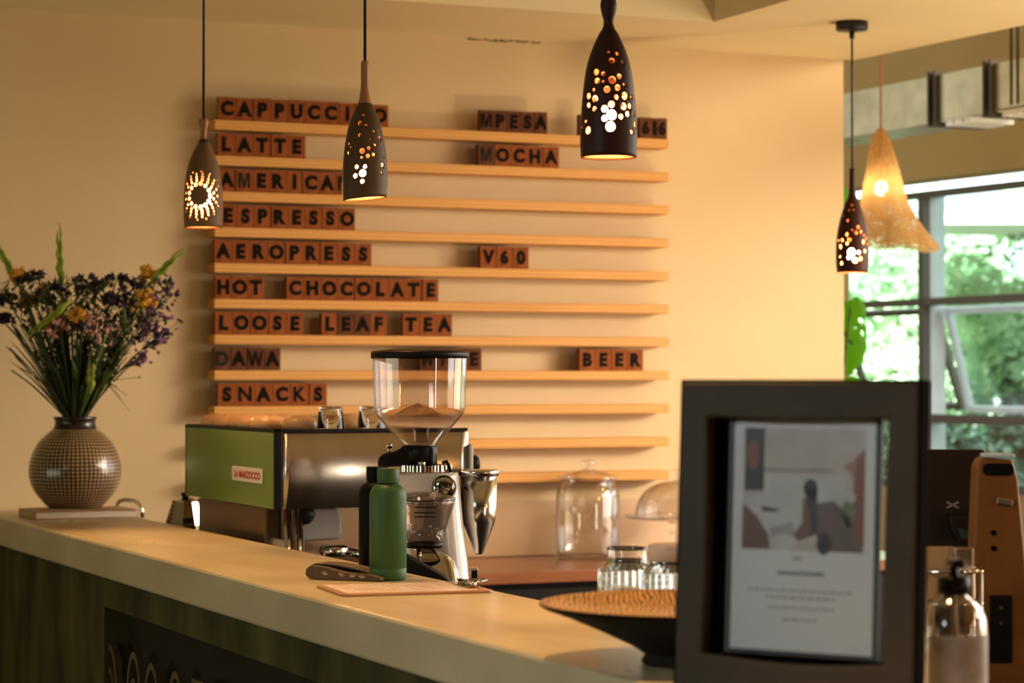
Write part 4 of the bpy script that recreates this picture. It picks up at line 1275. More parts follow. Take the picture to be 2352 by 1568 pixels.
# hand sanitiser bottle
sb_ = PZ(2192, 1590, CT)
san = thing('pump_bottle', 'clear pump bottle with a black pump head beside the frame', 'bottle', sb_, -A)
k = 2.86 / F; r = 76 * k
pr = [(.001, 0), (r * .95, 0), (r, .004), (r, (1590 - 1440) * k), (r * .96, (1590 - 1415) * k), (r * .82, (1590 - 1390) * k), (r * .55, (1590 - 1372) * k), (r * .36, (1590 - 1360) * k), (r * .33, (1590 - 1350) * k)]
inn = [(rr - .0015, z + (.0015 if i < 2 else 0)) for i, (rr, z) in enumerate(pr) if rr > .002][::-1]
MB().lathe(pr + inn + [(.001, .002)], 40).build('bottle_body', M['clearbottle'], san)
MB().lathe([(.001, .003), (r * .9, .003), (r * .93, .006), (r * .93, .05), (.001, .05)], 32).build('gel', M['gel'], san)
MB().lathe([(r * .32, (1590 - 1360) * k), (r * .48, (1590 - 1358) * k), (r * .48, (1590 - 1322) * k), (r * .4, (1590 - 1318) * k), (r * .13, (1590 - 1316) * k), (r * .13, (1590 - 1290) * k), (.001, (1590 - 1288) * k)], 28, close=True).build('pump_collar', M['black'], san)
ph = MB(); ph.box((0, -.012, (1590 - 1285) * k), (.016, .044, .010), .003); ph.build('pump_spout', M['black'], san)
MB().tube([(0, 0, (1590 - 1358) * k), (.004, .0, .006)], .0028, 8).build('dip_tube', M['creamcup'], san)
lb_ = MB(); lb_.lathe([(r + .0006, .012), (r + .0006, (1590 - 1452) * k)], 20, ang=pi * .75); lb_.build('label_wrap', pm('pale_label', (.42, .39, .37), (.3, .25, .22), scale=30, rough=.5), san, rot=(0, 0, radians(-60)))

# ================================================================== POINT OF SALE, WIRE RACK
def worktop_at(u, d):
    p = P(u, 1000, d); p.z = ZWK; return p


pp = worktop_at(2292, 3.75); k = 3.75 / F
pos = thing('plywood_stand', 'tall tapered orange plywood stand with a dark slot near its top', 'stand', pp, -A)
ZP = lambda v: (P(2292, v, 3.75).z - ZWK); XP = lambda u: (u - 2292) * k
pl_ = MB(); pl_.prism([(XP(2212), 0), (XP(2400), 0), (XP(2356), ZP(1300)), (XP(2338), ZP(1100)), (XP(2326), ZP(1056)), (XP(2256), ZP(1050)), (XP(2244), ZP(1068))], 0, .05, 'y', .004)
pl_.build('plywood_side', M['poswood'], pos)
MB().prism(rrect(XP(2258), ZP(1092), XP(2328), ZP(1064), .008), -.002, .01, 'y').build('slot', M['black'], pos)
MB().prism(rrect(XP(2272), ZP(1522), XP(2322), ZP(1366), .004), -.004, .01, 'y').build('socket_panel', M['posblack'], pos)
for v in (1394, 1430): MB().lathe([(.003, -.0), (.003, .003)], 10, (XP(2296), -.006, ZP(v)), close=True, axis=(0, -1, 0)).build('indicator', M['chrome'], pos)
for v in (1223, 1259): MB().lathe([(.0042, 0), (.0042, .002)], 12, (XP(2281), -.001, ZP(v)), close=True, axis=(0, -1, 0)).build('screw', M['framedark'], pos)
MB().box((XP(2306), -.004, ZP(1152)), (.026, .006, .011), .002, Euler((0, radians(10), 0)).to_matrix()).build('latch', M['steelbright'], pos)
MB().box((XP(2296), .02, ZP(1046)), (XP(2330) - XP(2262), .045, .006), .002).build('top_glass_edge', M['mulllight'], pos)  # bluish reflection on the glass, put in as a pale colour

ps_ = worktop_at(2185, 3.95); k = 3.95 / F
scr = thing('till_screen', 'dark brown back of a till screen beside the plywood stand', 'screen', ps_, -A)
ZP2 = lambda v: (P(2185, v, 3.95).z - ZWK); XP2 = lambda u: (u - 2185) * k
MB().span((XP2(2100), 0, ZP2(1272)), (XP2(2262), .02, ZP2(1032)), .004).build('screen_back', M['posdark'], scr)
em = MB(); em.box((XP2(2187), -.002, ZP2(1159)), (.022, .002, .003), 0, Euler((0, radians(28), 0)).to_matrix()); em.box((XP2(2187), -.002, ZP2(1159)), (.022, .002, .003), 0, Euler((0, radians(-25), 0)).to_matrix())
em.build('emblem', M['greyplastic'], scr)
pb = MB().prism([(XP2(2172), ZP2(1178)), (XP2(2236), ZP2(1178)), (XP2(2236), ZP2(1245)), (XP2(2190), ZP2(1242)), (XP2(2176), ZP2(1210))], -.03, -.0005, 'y', .003).build('port_cover', M['posblack'], scr)
MB().prism([(XP2(2190), ZP2(1208)), (XP2(2232), ZP2(1222)), (XP2(2232), ZP2(1236)), (XP2(2198), ZP2(1232))], -.0315, -.0301, 'y').build('teal_display', M['teal'], pb)
MB().span((XP2(2150), .004, 0), (XP2(2220), .016, ZP2(1270)), .002).build('stand_neck', M['posblack'], scr)
MB().span((XP2(2110), -.06, 0), (XP2(2250), .09, .008), .002).build('stand_foot', M['posblack'], scr)

pr_p = worktop_at(2180, 3.55); k = 3.55 / F
rk = thing('wire_rack', 'small chrome wire rack holding a card holder, behind the pump bottle', 'rack', pr_p, -A)
ZP3 = lambda v: (P(2180, v, 3.55).z - ZWK); XP3 = lambda u: (u - 2180) * k
w = MB()
for v in (1313, 1388, 1470):
    for y in (0, .06): w.tube([(XP3(2122), y, ZP3(v)), (XP3(2256), y, ZP3(v))], .0028, 8)
for u in (2126, 2252):
    for y in (0, .06): w.tube([(XP3(u), y, 0), (XP3(u), y, ZP3(1309))], .0028, 8)
    for v in (1313, 1388): w.tube([(XP3(u), 0, ZP3(v)), (XP3(u), .06, ZP3(v))], .0028, 8)
w.build('wire_frame', M['chrome'], rk)
fc = MB(); fc.span((XP3(2130), .01, ZP3(1388) + .003), (XP3(2248), .05, ZP3(1388) + .006)); fc.build('shelf_plate', M['steel'], rk)
ch_ = thing('card_holder', 'tan card holder with a pale edge in the wire rack', 'holder', (pr_p + RGT * XP3(2128)) + Vector((0, 0, ZP3(1388) + .0062)) + FWD * .022, -A)
zz = ZP3(1258) - ZP3(1388) - .006
MB().prism([(0, 0), (.022, 0), (.040, zz), (0, zz)], 0, .006, 'y', .0006).build('card', M['tancup'], ch_)
MB().prism([(.0225, 0), (.026, 0), (.044, zz), (.0405, zz)], -.004, .012, 'y').build('pale_edge', M['steelbright'], ch_)
MB().span((.046, -.004, 0), (.072, .012, zz * .98), .002).build('steel_block', M['steel'], ch_)

# ================================================================== ESPRESSO MACHINE
nc = P(637, 1080, 5.62)
X0, Y0 = nc.x, nc.y
ZT = P(637, 990, 5.62).z; ZBm = P(637, 1170, 5.62).z
LY = PX(432, 1060, X0).y - Y0
X1 = PY(1083, 1050, Y0).x
WX = X1 - X0
em_ = thing('espresso_machine', 'espresso machine with a green back panel and a brushed steel side', 'coffee machine', (X0, Y0, ZWK))
hz0, hz1 = ZBm - ZWK, ZT - ZWK
MB().span((.004, .006, hz0), (WX - .012, LY - .004, hz1 - .004), .003).build('hood', M['brownsteel'], em_)
spn = MB(); hw_ = (WX - .022) / 2; rows_ = []
for q in range(25):
    x = .012 + 2 * hw_ * q / 24; yb = -.002 - .008 * (1 - ((x - .012 - hw_) / hw_) ** 2)
    rows_.append([spn.bm.verts.new((x, yb, hz0 + .001)), spn.bm.verts.new((x, yb, hz1 - .006)), spn.bm.verts.new((x, .005, hz1 - .006)), spn.bm.verts.new((x, .005, hz0 + .001))])
for a_, b_ in zip(rows_, rows_[1:]):
    for q in range(4): spn.bm.faces.new([a_[q], b_[q], b_[(q + 1) % 4], a_[(q + 1) % 4]]).smooth = q == 0
spn.bm.faces.new(rows_[0]); spn.bm.faces.new(rows_[-1])
for f in spn.bm.faces:
    for l in f.loops: l[spn.bm.loops.layers.uv.active].uv = (l.vert.co.x, l.vert.co.z)
bmesh.ops.recalc_face_normals(spn.bm, faces=spn.bm.faces)
spn.build('steel_side_panel', M['steel'], em_)
gp = MB().span((-.006, .010, hz0), (.003, LY, hz1 - .003), .002).build('green_back_panel', M['green'], em_)
ef = MB(); ef.span((-.007, -.004, hz0), (.011, .009, hz1), .002); ef.span((-.006, .0, hz1 - .004), (WX - .01, .012, hz1 + .004)); ef.span((-.006, .0, hz1 - .003), (.008, LY, hz1 + .004))
ef.span((-.006, LY - .01, hz1 - .003), (WX - .01, LY, hz1 + .004)); ef.span((-.006, LY, hz0), (.004, LY + .006, hz1 + .003))
ef.build('black_edge', M['black'], em_)
MB().span((.008, .012, hz1 - .003), (WX - .012, LY - .01, hz1)).build('cup_tray', M['brownsteel'], em_)
# right-hand end plate with its bright rim
MB().span((WX - .009, -.012, hz0 + .02), (WX, LY, hz1 + .0 - .035), .002).build('end_plate', M['whitepaint'], em_)
# badge
pa = PX(535, 1069, X0 - .006); pb_ = PX(605, 1114, X0 - .006)
by0, by1 = pa.y - Y0, pb_.y - Y0
bz0, bz1 = pb_.z - ZWK + .003, pa.z - ZWK
bd_ = MB(); bd_.prism([(y, z) for y, z in rrect(min(by0, by1), bz0, max(by0, by1), bz1, .006)], -.0085, -.0062, 'x', .0006)
badge = bd_.build('badge', M['plate'], em_)
LGM = glyph_meshes(['LA MARZOCCO'], .03)['LA MARZOCCO']
xs_l = [v.co.x for v in LGM.vertices]; lw_ = max(xs_l) - min(xs_l)
LGM.materials.append(M['red'])
lo = bpy.data.objects.new('lettering', LGM); COL.objects.link(lo); lo.parent = badge
wb = abs(by1 - by0) * .86
lo.location = (-.0088, (by0 + by1) / 2, (bz0 + bz1) / 2); lo.rotation_euler = (0, 0, -pi / 2); lo.scale = (wb / lw_, .02, (bz1 - bz0) * .5)
# lower body and feet
MB().span((.022, .17, .056), (WX - .06, LY - .02, hz0 - .001), .006).build('lower_body', M['brownsteel'], em_)
MB().span((.02, .12, .03), (WX + .02, LY - .01, .055), .004).build('drip_base', M['black'], em_)
for (x, y) in ((.055, .05), (WX - .09, .05), (.055, LY - .07), (WX - .09, LY - .07)):
    l = MB()
    for dx in (-.014, .014):
        l.tube([(x + dx, y, hz0 + .002), (x + dx + .008, y - .004, .03), (x + dx + .008, y - .004, .0)], [.0095, .0115, .012], 14)
    l.build('leg', M['chrome'], em_)
# grey group cover under the hood, spouts and the portafilter
ga = PY(690, 1200, Y0 + .10).x - X0; gb = PY(776, 1200, Y0 + .10).x - X0
gm = MB(); gm.prism([(ga - .03, hz0 - .001), (gb - .012, hz0 - .001), (gb, hz0 - .028), (gb, hz0 - .066), (gb - .010, hz0 - .078), (ga - .03, hz0 - .082)], .07, .16, 'y', .006)
gm.build('group_cover', M['greyplastic'], em_)
MB().ico((ga - .005, .055, hz0 - .015), .026, 2, (1, .7, 1)).build('knob', M['black'], em_)
pf_ = MB(); xa_ = PY(755, 1240, Y0 + .02).x - X0
pf_.lathe([(.001, 0), (.03, 0), (.034, .006), (.034, .02), (.028, .026), (.001, .026)], 24, (xa_ + .02, .04, hz0 - .115)); pf_.tube([(xa_ + .04, .035, hz0 - .10), (xa_ + .14, .0, hz0 - .13)], [.009, .013], 10)
pf_.build('portafilter', M['chrome'], em_)
MB().tube([(xa_ + .10, .014, hz0 - .118), (xa_ + .2, -.02, hz0 - .15)], [.014, .017], 12).build('portafilter_handle', M['shadebrown'], em_)
kb = PY(1100, 1065, Y0 + .05); kz = kb.z - ZWK
MB().lathe([(.001, 0), (.012, 0), (.022, .004), (.022, .030), (.018, .036), (.001, .036)], 24, (WX + .0005, .05, kz), axis=(1, 0, 0)).build('steam_knob', M['black'], em_)

# cups on the tray
ZTR = ZWK + hz1
CG = 'cups on the espresso machine'
cup_proto = None
cu_us = [(500, .64, 'inverted tan stoneware cup at the far corner of the coffee machine top'), (530, .54, 'inverted tan stoneware cup, second from the far corner of the machine top'),
         (560, .44, 'inverted tan stoneware cup, third from the far corner of the machine top'), (588, .33, 'inverted tan stoneware cup in the middle of the row on the machine top'),
         (618, .22, 'inverted tan stoneware cup next to the biggest gap on the machine top'), (690, .13, 'inverted tan stoneware cup beside the first clear tumbler')]
for (u, yy, lab) in cu_us:
    p = PY(u, 985, Y0 + yy); p.z = ZTR + .0005
    if cup_proto is None:
        cup_proto = thing('stoneware_cup', lab, 'cup', p, 0, CG)
        MB().lathe([(.044, 0), (.046, .002), (.0455, .012), (.042, .022), (.034, .028), (.022, .030), (.021, .033), (.017, .033), (.016, .031), (.001, .031)], 32).build('bowl', M['tancup'], cup_proto)
        c_ = cup_proto
    else:
        c_ = copy_tree(cup_proto); c_.location = p
    c_['label'] = lab
for (u, yy, lab) in [(655, .30, 'inverted tan stoneware cup behind the front pair on the machine top'), (800, .30, 'inverted tan stoneware cup seen between the two clear tumblers')]:
    c_ = copy_tree(cup_proto); p = PY(u, 985, Y0 + yy); c_.location = (p.x, p.y, ZTR + .0005); c_['label'] = lab; c_.scale = (1.25, 1.25, 1.05)
tg = None
for u, lab in ((760, 'small clear tumbler upside down on the machine, beside the tan cups'), (853, 'small clear tumbler upside down on the machine, partly behind the grinder hopper')):
    p = PY(u, 985, Y0 + .055); p.z = ZTR + .0045
    if tg is None:
        tg = thing('glass_tumbler', lab, 'glass', p, -A, 'upside-down tumblers on the espresso machine')
        k = 5.65 / F
        MB().lathe([(33 * k, 0), (31 * k, 22 * k), (28 * k, 44 * k), (27 * k, 48 * k), (24 * k, 51 * k), (.001, 51 * k), (.001, 43 * k), (21 * k, 43 * k), (25.5 * k, 38 * k), (30.5 * k, .0005), (33 * k, 0)], 40).build('glass_body', M['glass'], tg)
    else:
        c_ = copy_tree(tg); c_.location = p; c_['label'] = lab

# ================================================================== GRINDER
DG = 5.12
gr0 = P(985, 1200, DG); gr0.z = ZWK
k = DG / F
gd_ = thing('coffee_grinder', 'white and chrome coffee grinder with a big clear hopper and black lid', 'coffee grinder', gr0, -A)
ZG = lambda v: P(985, v, DG).z - ZWK
XG = lambda u: (u - 985) * k
hx = XG(964)
MB().lathe([(.001, ZG(803) + .004), (60 * k, ZG(803) + .002), (108 * k, ZG(806)), (112.5 * k, ZG(809)), (112.5 * k, ZG(823)), (108 * k, ZG(823)), (108 * k, ZG(812)), (.001, ZG(812))], 64, (hx, 0, 0)).build('hopper_lid', M['black'], gd_)
MB().lathe([(109 * k, ZG(822)), (107.5 * k, ZG(860)), (105 * k, ZG(935)), (103.5 * k, ZG(947)), (98 * k, ZG(956)), (40 * k, ZG(1018)), (40 * k, ZG(1024)), (37.5 * k, ZG(1024)), (37.5 * k, ZG(1019)), (95 * k, ZG(958)), (101 * k, ZG(946)),
            (103 * k, ZG(934)), (105.5 * k, ZG(860)), (107 * k, ZG(822))], 72, (hx, 0, 0)).build('hopper', M['hopper'], gd_)
MB().lathe([(58 * k, ZG(957)), (52 * k, ZG(950)), (30 * k, ZG(938)), (12 * k, ZG(930)), (.001, ZG(925))], 40, (hx - 4 * k, 0, 0)).build('hopper_cone', M['smoke'], gd_)
hg = MB(); hg.span((hx - 14 * k, -.02, ZG(1016)), (hx + 20 * k, .02, ZG(982)), .003); hg.build('hopper_gate', M['smoke'], gd_)
col_ = MB()
col_.lathe([(40 * k, ZG(1065)), (40 * k, ZG(1026)), (36 * k, ZG(1022)), (.001, ZG(1022))], 36, (hx, 0, 0), close=True)
col_.prism([(XG(868), ZG(1070)), (XG(870), ZG(1052)), (XG(878), ZG(1042)), (XG(908), ZG(1036)), (XG(924), ZG(1024)), (XG(950), ZG(1022)), (XG(990), ZG(1022)), (XG(998), ZG(1030)), (XG(998), ZG(1066)), (XG(880), ZG(1072))], -.03, .03, 'y', .006)
col_.build('hopper_collar', M['black'], gd_)
ks = MB(); ks.tube([(XG(893), 0, ZG(1042)), (XG(893), 0, ZG(1028))], .0035, 10); ks.lathe([(.001, 0), (.007, 0), (.007, .010), (.001, .0105)], 16, (XG(893), 0, ZG(1029)))
ks.build('lock_screw', M['chrome'], gd_)
ks = MB(); ks.lathe([(.001, 0), (.009, 0), (.009, .007), (.001, .007)], 6, (XG(970), -.045, ZG(1066))); ks.build('ring_screw', M['chrome'], gd_)
rg = MB()
rg.lathe([(.001, ZG(1082)), (60 * k, ZG(1082)), (60 * k, ZG(1067)), (.001, ZG(1064))], 144, (XG(977), 0, 0), flute=(48, .012), smooth=False); rg.build('adjusting_ring', M['chrome'], gd_)
MB().tube([(XG(1018), -.03, ZG(1062)), (XG(1026), -.034, ZG(1058)), (XG(1033), -.034, ZG(1070)), (XG(1035), -.03, ZG(1082))], .004, 8).build('lever', M['black'], gd_)
# body: flared block with rounded edges
def loft(mb, secs, n=10):
    """rounded-rectangle sections (x0, x1, y0, y1, z, r) skinned together"""
    rows_ = []
    for (x0, x1, y0, y1, z, r) in secs:
        rows_.append([mb.bm.verts.new((x, y, z)) for x, y in rrect(x0, y0, x1, y1, r, n)])
    fs = []
    for a_, b_ in zip(rows_, rows_[1:]):
        m_ = len(a_)
        for i in range(m_): fs.append(mb.bm.faces.new([a_[i], a_[(i + 1) % m_], b_[(i + 1) % m_], b_[i]]))
    fs.append(mb.bm.faces.new(rows_[0][::-1])); fs.append(mb.bm.faces.new(rows_[-1]))
    for f in fs: f.smooth = len(f.verts) == 4; f.material_index = mb.mi
    return mb


gbm = MB(); loft(gbm, [(XG(905), XG(1092), -.075, .11, .012, .05), (XG(905), XG(1092), -.075, .11, ZG(1400), .055), (XG(908), XG(1079), -.07, .10, ZG(1340), .055), (XG(912), XG(1064), -.066, .09, ZG(1200), .052),
                       (XG(915), XG(1054), -.062, .085, ZG(1092), .05), (XG(918), XG(1051), -.058, .08, ZG(1084), .048)])
gbm.build('body', M['whitepaint'], gd_)
MB().lathe([(.001, 0), (24 * k, 0), (26 * k, .002), (22 * k, .005), (14 * k, .007), (.001, .0075)], 32, (XG(1022), -.0595, ZG(1116)), axis=(0, -1, 0)).build('round_badge', M['chrome'], gd_)
MB().lathe([(26.5 * k, 0), (28 * k, 0), (28 * k, .004), (26.5 * k, .004)], 32, (XG(1022), -.0595, ZG(1116)), axis=(0, -1, 0)).build('badge_ring', M['blackmetal'], gd_)
# smoky dosing funnel in front
fx, fy = XG(981), -.135
MB().lathe([(.001, ZG(1121)), (28 * k, ZG(1122)), (52 * k, ZG(1128)), (67 * k, ZG(1135)), (68 * k, ZG(1139)), (66 * k, ZG(1150)), (52 * k, ZG(1195)), (39 * k, ZG(1236)), (36.5 * k, ZG(1236)), (50 * k, ZG(1195)), (63.5 * k, ZG(1150)), (64.5 * k, ZG(1140)), (50 * k, ZG(1132)), (.001, ZG(1125))], 56, (fx, fy, 0)).build('dosing_funnel', M['smoke'], gd_)
MB().lathe([(36 * k, ZG(1247)), (40 * k, ZG(1247)), (40.5 * k, ZG(1238)), (39 * k, ZG(1235)), (36 * k, ZG(1235))], 40, (fx, fy, 0)).build('funnel_ring', M['black'], gd_)
MB().lathe([(66.5 * k, ZG(1137.5)), (68.8 * k, ZG(1138.5)), (68.8 * k, ZG(1140.5)), (66.5 * k, ZG(1141))], 48, (fx, fy, 0)).build('funnel_rim', M['blackmetal'], gd_)
vn = MB()
for v, r in ((1154, 64.5), (1166, 60.8), (1175, 58.3)):
    vn.tube([(fx + (r + .9) * k * sin(a), fy - (r + .9) * k * cos(a), ZG(v)) for a in [(-.35 + .075 * q) for q in range(12)]], .0012, 6)
vn.build('funnel_slots', M['black'], gd_)
MB().span((fx - .02, fy + .04, ZG(1150)), (fx + .02, -.055, ZG(1135)), .003).build('funnel_bracket', M['whitepaint'], gd_)
# polished chute and black fork base
chm = MB(); loft(chm, [(XG(935), XG(1072), -.16, -.06, ZG(1400), .03), (XG(938), XG(1064), -.14, -.06, ZG(1330), .035), (XG(945), XG(1046), -.125, -.06, ZG(1280), .03), (XG(952), XG(1012), -.11, -.06, ZG(1252), .02)])
chm.build('polished_chute', M['chrome'], gd_)
fk = MB(); fk.prism([(XG(905), ZG(1480)), (XG(905), ZG(1238)), (XG(935), ZG(1253)), (XG(985), ZG(1280)), (XG(1030), ZG(1306)), (XG(1058), ZG(1335)), (XG(1066), ZG(1400)), (XG(1066), ZG(1480))], -.225, -.165, 'y', .004)
fk.build('black_front_plate', M['blackmatte'], gd_)
MB().span((XG(905), -.225, .0), (XG(1092), .11, .05), .004).build('base', M['black'], gd_)
# steel side funnel on its plate
sx, sy = XG(1099), .045
MB().lathe([(.001, ZG(1094)), (46 * k, ZG(1094)), (46.5 * k, ZG(1083)), (44 * k, ZG(1080)), (.001, ZG(1080))], 40, (sx, sy, 0)).build('steel_funnel_lid', M['steelbright'], gd_)
MB().lathe([(7 * k, ZG(1276)), (10 * k, ZG(1272)), (37 * k, ZG(1202)), (40 * k, ZG(1190)), (43 * k, ZG(1095))], 48, (sx, sy, 0), close=True).build('steel_funnel', M['steelbright'], gd_)
MB().span((XG(1020), sy - .02, ZG(1084)), (XG(1060), sy + .02, ZG(1078)), .001).build('funnel_plate', M['steelbright'], gd_)
MB().lathe([(.003, 0), (.003, .002)], 12, (XG(1068), sy - 32 * k, ZG(1121)), axis=(0, -1, 0), close=True).build('funnel_screw', M['black'], gd_)
ftm = MB(); ftm.span((XG(1082), .03, .05), (XG(1096), .06, ZG(1312)), .001); ftm.build('side_post', M['black'], gd_)
MB().span((XG(1076), .025, ZG(1312)), (XG(1098), .065, ZG(1306)), .001).build('post_cap', M['steelbright'], gd_)

# ================================================================== MOKA POT AND TAP
mo = P(426, 1200, 6.48); mo.z = ZWK; k = 6.48 / F
mk = thing('moka_pot', 'faceted steel stovetop coffee pot with a black lid knob, behind the bar', 'coffee pot', mo, -A)
ZM = lambda v: P(426, v, 6.48).z - ZWK
MB().lathe([(.04, 0), (.062, .004), (55 * k, ZM(1225)), (47 * k, ZM(1204)), (31 * k, ZM(1152))], 10, smooth=False, close=True).build('body', M['chrome'], mk)
MB().lathe([(32 * k, ZM(1152) + .0003), (30 * k, ZM(1148)), (12 * k, ZM(1143)), (.001, ZM(1142))], 10, smooth=False).build('lid', M['chrome'], mk)
MB().lathe([(7 * k, ZM(1143)), (8 * k, ZM(1139)), (11 * k, ZM(1136)), (10 * k, ZM(1131)), (.001, ZM(1130))], 16, close=True).build('knob', M['black'], mk)
MB().tube([(28 * k, 0, ZM(1150)), (50 * k, 0, ZM(1150)), (56 * k, 0, ZM(1165)), (52 * k, 0, ZM(1215))], .005, 8).build('handle', M['black'], mk)

ta = P(268, 1160, 6.98); ta.z = ZWK; k = 6.98 / F
tp_ = thing('chrome_tap', 'chrome gooseneck tap behind the vase', 'tap', ta, -A)
ZA = lambda v: P(268, v, 6.98).z - ZWK
MB().tube([(0, 0, 0), (0, 0, ZA(1160)), (6 * k, 0, ZA(1150)), (20 * k, 0, ZA(1147)), (40 * k, 0, ZA(1149)), (52 * k, 0, ZA(1158)), (58 * k, 0, ZA(1172)), (59 * k, 0, ZA(1188))], .0062, 12).build('spout', M['chrome'], tp_)
MB().lathe([(.018, 0), (.018, .02), (.012, .026)], 20, close=True).build('base', M['chrome'], tp_)
MB().tube([(.0, 0, .05), (.03, 0, .065)], .004, 8).build('lever', M['chrome'], tp_)

# ================================================================== JAR AND CAKE STAND
jp = P(1350, 1280, 7.5); jp.z = ZB + .0005; k = 7.5 / F
jr = thing('glass_jar', 'large clear glass jar with a knobbed lid on the red-brown worktop', 'jar', jp, -A)
ZJ = lambda v: P(1350, v, 7.5).z - ZB
tk = .0035
outp = [(.001, 0), (64 * k, 0), (70 * k, .006), (73.5 * k, .02), (74 * k, ZJ(1200)), (73.5 * k, ZJ(1140)), (70 * k, ZJ(1122)), (62 * k, ZJ(1114)), (61 * k, ZJ(1100))]
inn = [(r - tk, z + (.006 if i < 2 else 0)) for i, (r, z) in enumerate(outp[1:])][::-1]
MB().lathe(outp + inn + [(.001, .006)], 56).build('jar_body', M['clear'], jr)
MB().lathe([(58 * k, ZJ(1106)), (68 * k, ZJ(1100)), (68 * k, ZJ(1094)), (50 * k, ZJ(1088)), (24 * k, ZJ(1082)), (11 * k, ZJ(1078)), (9 * k, ZJ(1074)), (16 * k, ZJ(1068)), (17.5 * k, ZJ(1062)), (12 * k, ZJ(1057)), (.001, ZJ(1055))], 48).build('lid', M['clear'], jr)
MB().lathe([(61.5 * k, ZJ(1104)), (63.5 * k, ZJ(1104)), (63.5 * k, ZJ(1100.5)), (61.5 * k, ZJ(1100.5))], 48).build('seal_ring', M['hopper'], jr)

cp_ = P(1556, 1275, 7.56); cp_.z = ZB + .0005; k = 7.56 / F
cs = thing('cake_stand', 'glass pedestal cake stand with a glass dome, partly behind the frame', 'cake stand', cp_, -A)
ZK = lambda v: P(1556, v, 7.56).z - ZB
MB().lathe([(.001, 0), (60 * k, 0), (58 * k, .006), (20 * k, .014), (10 * k, .03), (16 * k, ZK(1238)), (17 * k, ZK(1222)), (10 * k, ZK(1205)), (30 * k, ZK(1196)), (118 * k, ZK(1190)), (121 * k, ZK(1184)), (116 * k, ZK(1187)), (.001, ZK(1192))], 56).build('pedestal_plate', M['clear'], cs)
dm = []
for q in range(13):
    a = pi / 2 * q / 12
    dm.append((98 * k * cos(a) ** .8 if q < 12 else .001, ZK(1186) + (ZK(1104) - ZK(1186)) * sin(a)))
dmi = [(max(r - .003, .001), z - .003 * (i / 12)) for i, (r, z) in enumerate(dm)][::-1]
MB().lathe(dm + dmi[1:], 56).build('dome', M['clear'], cs)
MB().lathe([(8 * k, ZK(1104)), (6 * k, ZK(1096)), (14 * k, ZK(1088)), (15 * k, ZK(1082)), (8 * k, ZK(1076)), (.001, ZK(1075))], 24, close=True).build('dome_knob', M['clear'], cs)

# ================================================================== MONSTERA BY THE CORNER
DM = 8.75
mp_ = P(1935, 1300, DM); mp_.z = 0
mo_ = thing('monstera_plant', 'bright green split-leaf plant in a clay pot by the window, behind the wall corner', 'plant', mp_, -A)
k = DM / F
XM = lambda u: (u - 1935) * k
ZMo = lambda v: P(1935, v, DM).z
MB().lathe([(.001, .0), (.12, 0), (.16, .28), (.17, .28), (.17, .31), (.15, .31), (.15, .27), (.001, .27)], 32).build('pot', M['terracotta'], mo_)


def mleaf(outline, holes, bulge, name='leaf'):
    pts = [Vector(p) for p in outline]; n = len(pts); ed_ = [(i, (i + 1) % n) for i in range(n)]
    for h in holes:
        s0 = len(pts); cx, cy, rx, ry, an = h
        for q in range(12):
            x, y = rx * cos(2 * pi * q / 12), ry * sin(2 * pi * q / 12)
            pts.append(Vector((cx + x * cos(an) - y * sin(an), cy + x * sin(an) + y * cos(an)))); ed_.append((s0 + q, s0 + (q + 1) % 12))
    xs = [p[0] for p in outline]; ys = [p[1] for p in outline]
    y = min(ys)
    while y < max(ys):
        x = min(xs)
        while x < max(xs): pts.append(Vector((x, y))); x += 9
        y += 9
    vs, es, fs, *_ = geometry.delaunay_2d_cdt(pts, ed_, [], 0, 1e-5)

    def inpoly(x, y, poly):
        c = False; j = len(poly) - 1
        for i in range(len(poly)):
            if (poly[i][1] > y) != (poly[j][1] > y) and x < (poly[j][0] - poly[i][0]) * (y - poly[i][1]) / (poly[j][1] - poly[i][1]) + poly[i][0]: c = not c
            j = i
        return c
    bm = bmesh.new(); cx0 = sum(xs) / n
    V = [bm.verts.new((XM(p.x), bulge * (((p.x - cx0) / 40) ** 2) * .02 + .0003 * (p.y - min(ys)), ZMo(p.y))) for p in vs]
    for f in fs:
        x = sum(vs[i].x for i in f) / 3; y = sum(vs[i].y for i in f) / 3
        if not inpoly(x, y, outline): continue
        bad = False
        for (hx_, hy_, rx, ry, an) in holes:
            dx, dy = x - hx_, y - hy_; xx = dx * cos(an) + dy * sin(an); yy = -dx * sin(an) + dy * cos(an)
            if (xx / rx) ** 2 + (yy / ry) ** 2 < 1: bad = True
        if not bad: bm.faces.new([V[i] for i in f]).smooth = True
    bmesh.ops.delete(bm, geom=[v for v in bm.verts if not v.link_faces], context='VERTS')
    me = bpy.data.meshes.new(name); bm.to_mesh(me); bm.free(); me.materials.append(M['monstera'])
    o = bpy.data.objects.new(name, me); COL.objects.link(o); o.parent = mo_
    md = o.modifiers.new('thickness', 'SOLIDIFY'); md.thickness = .0012
    return o


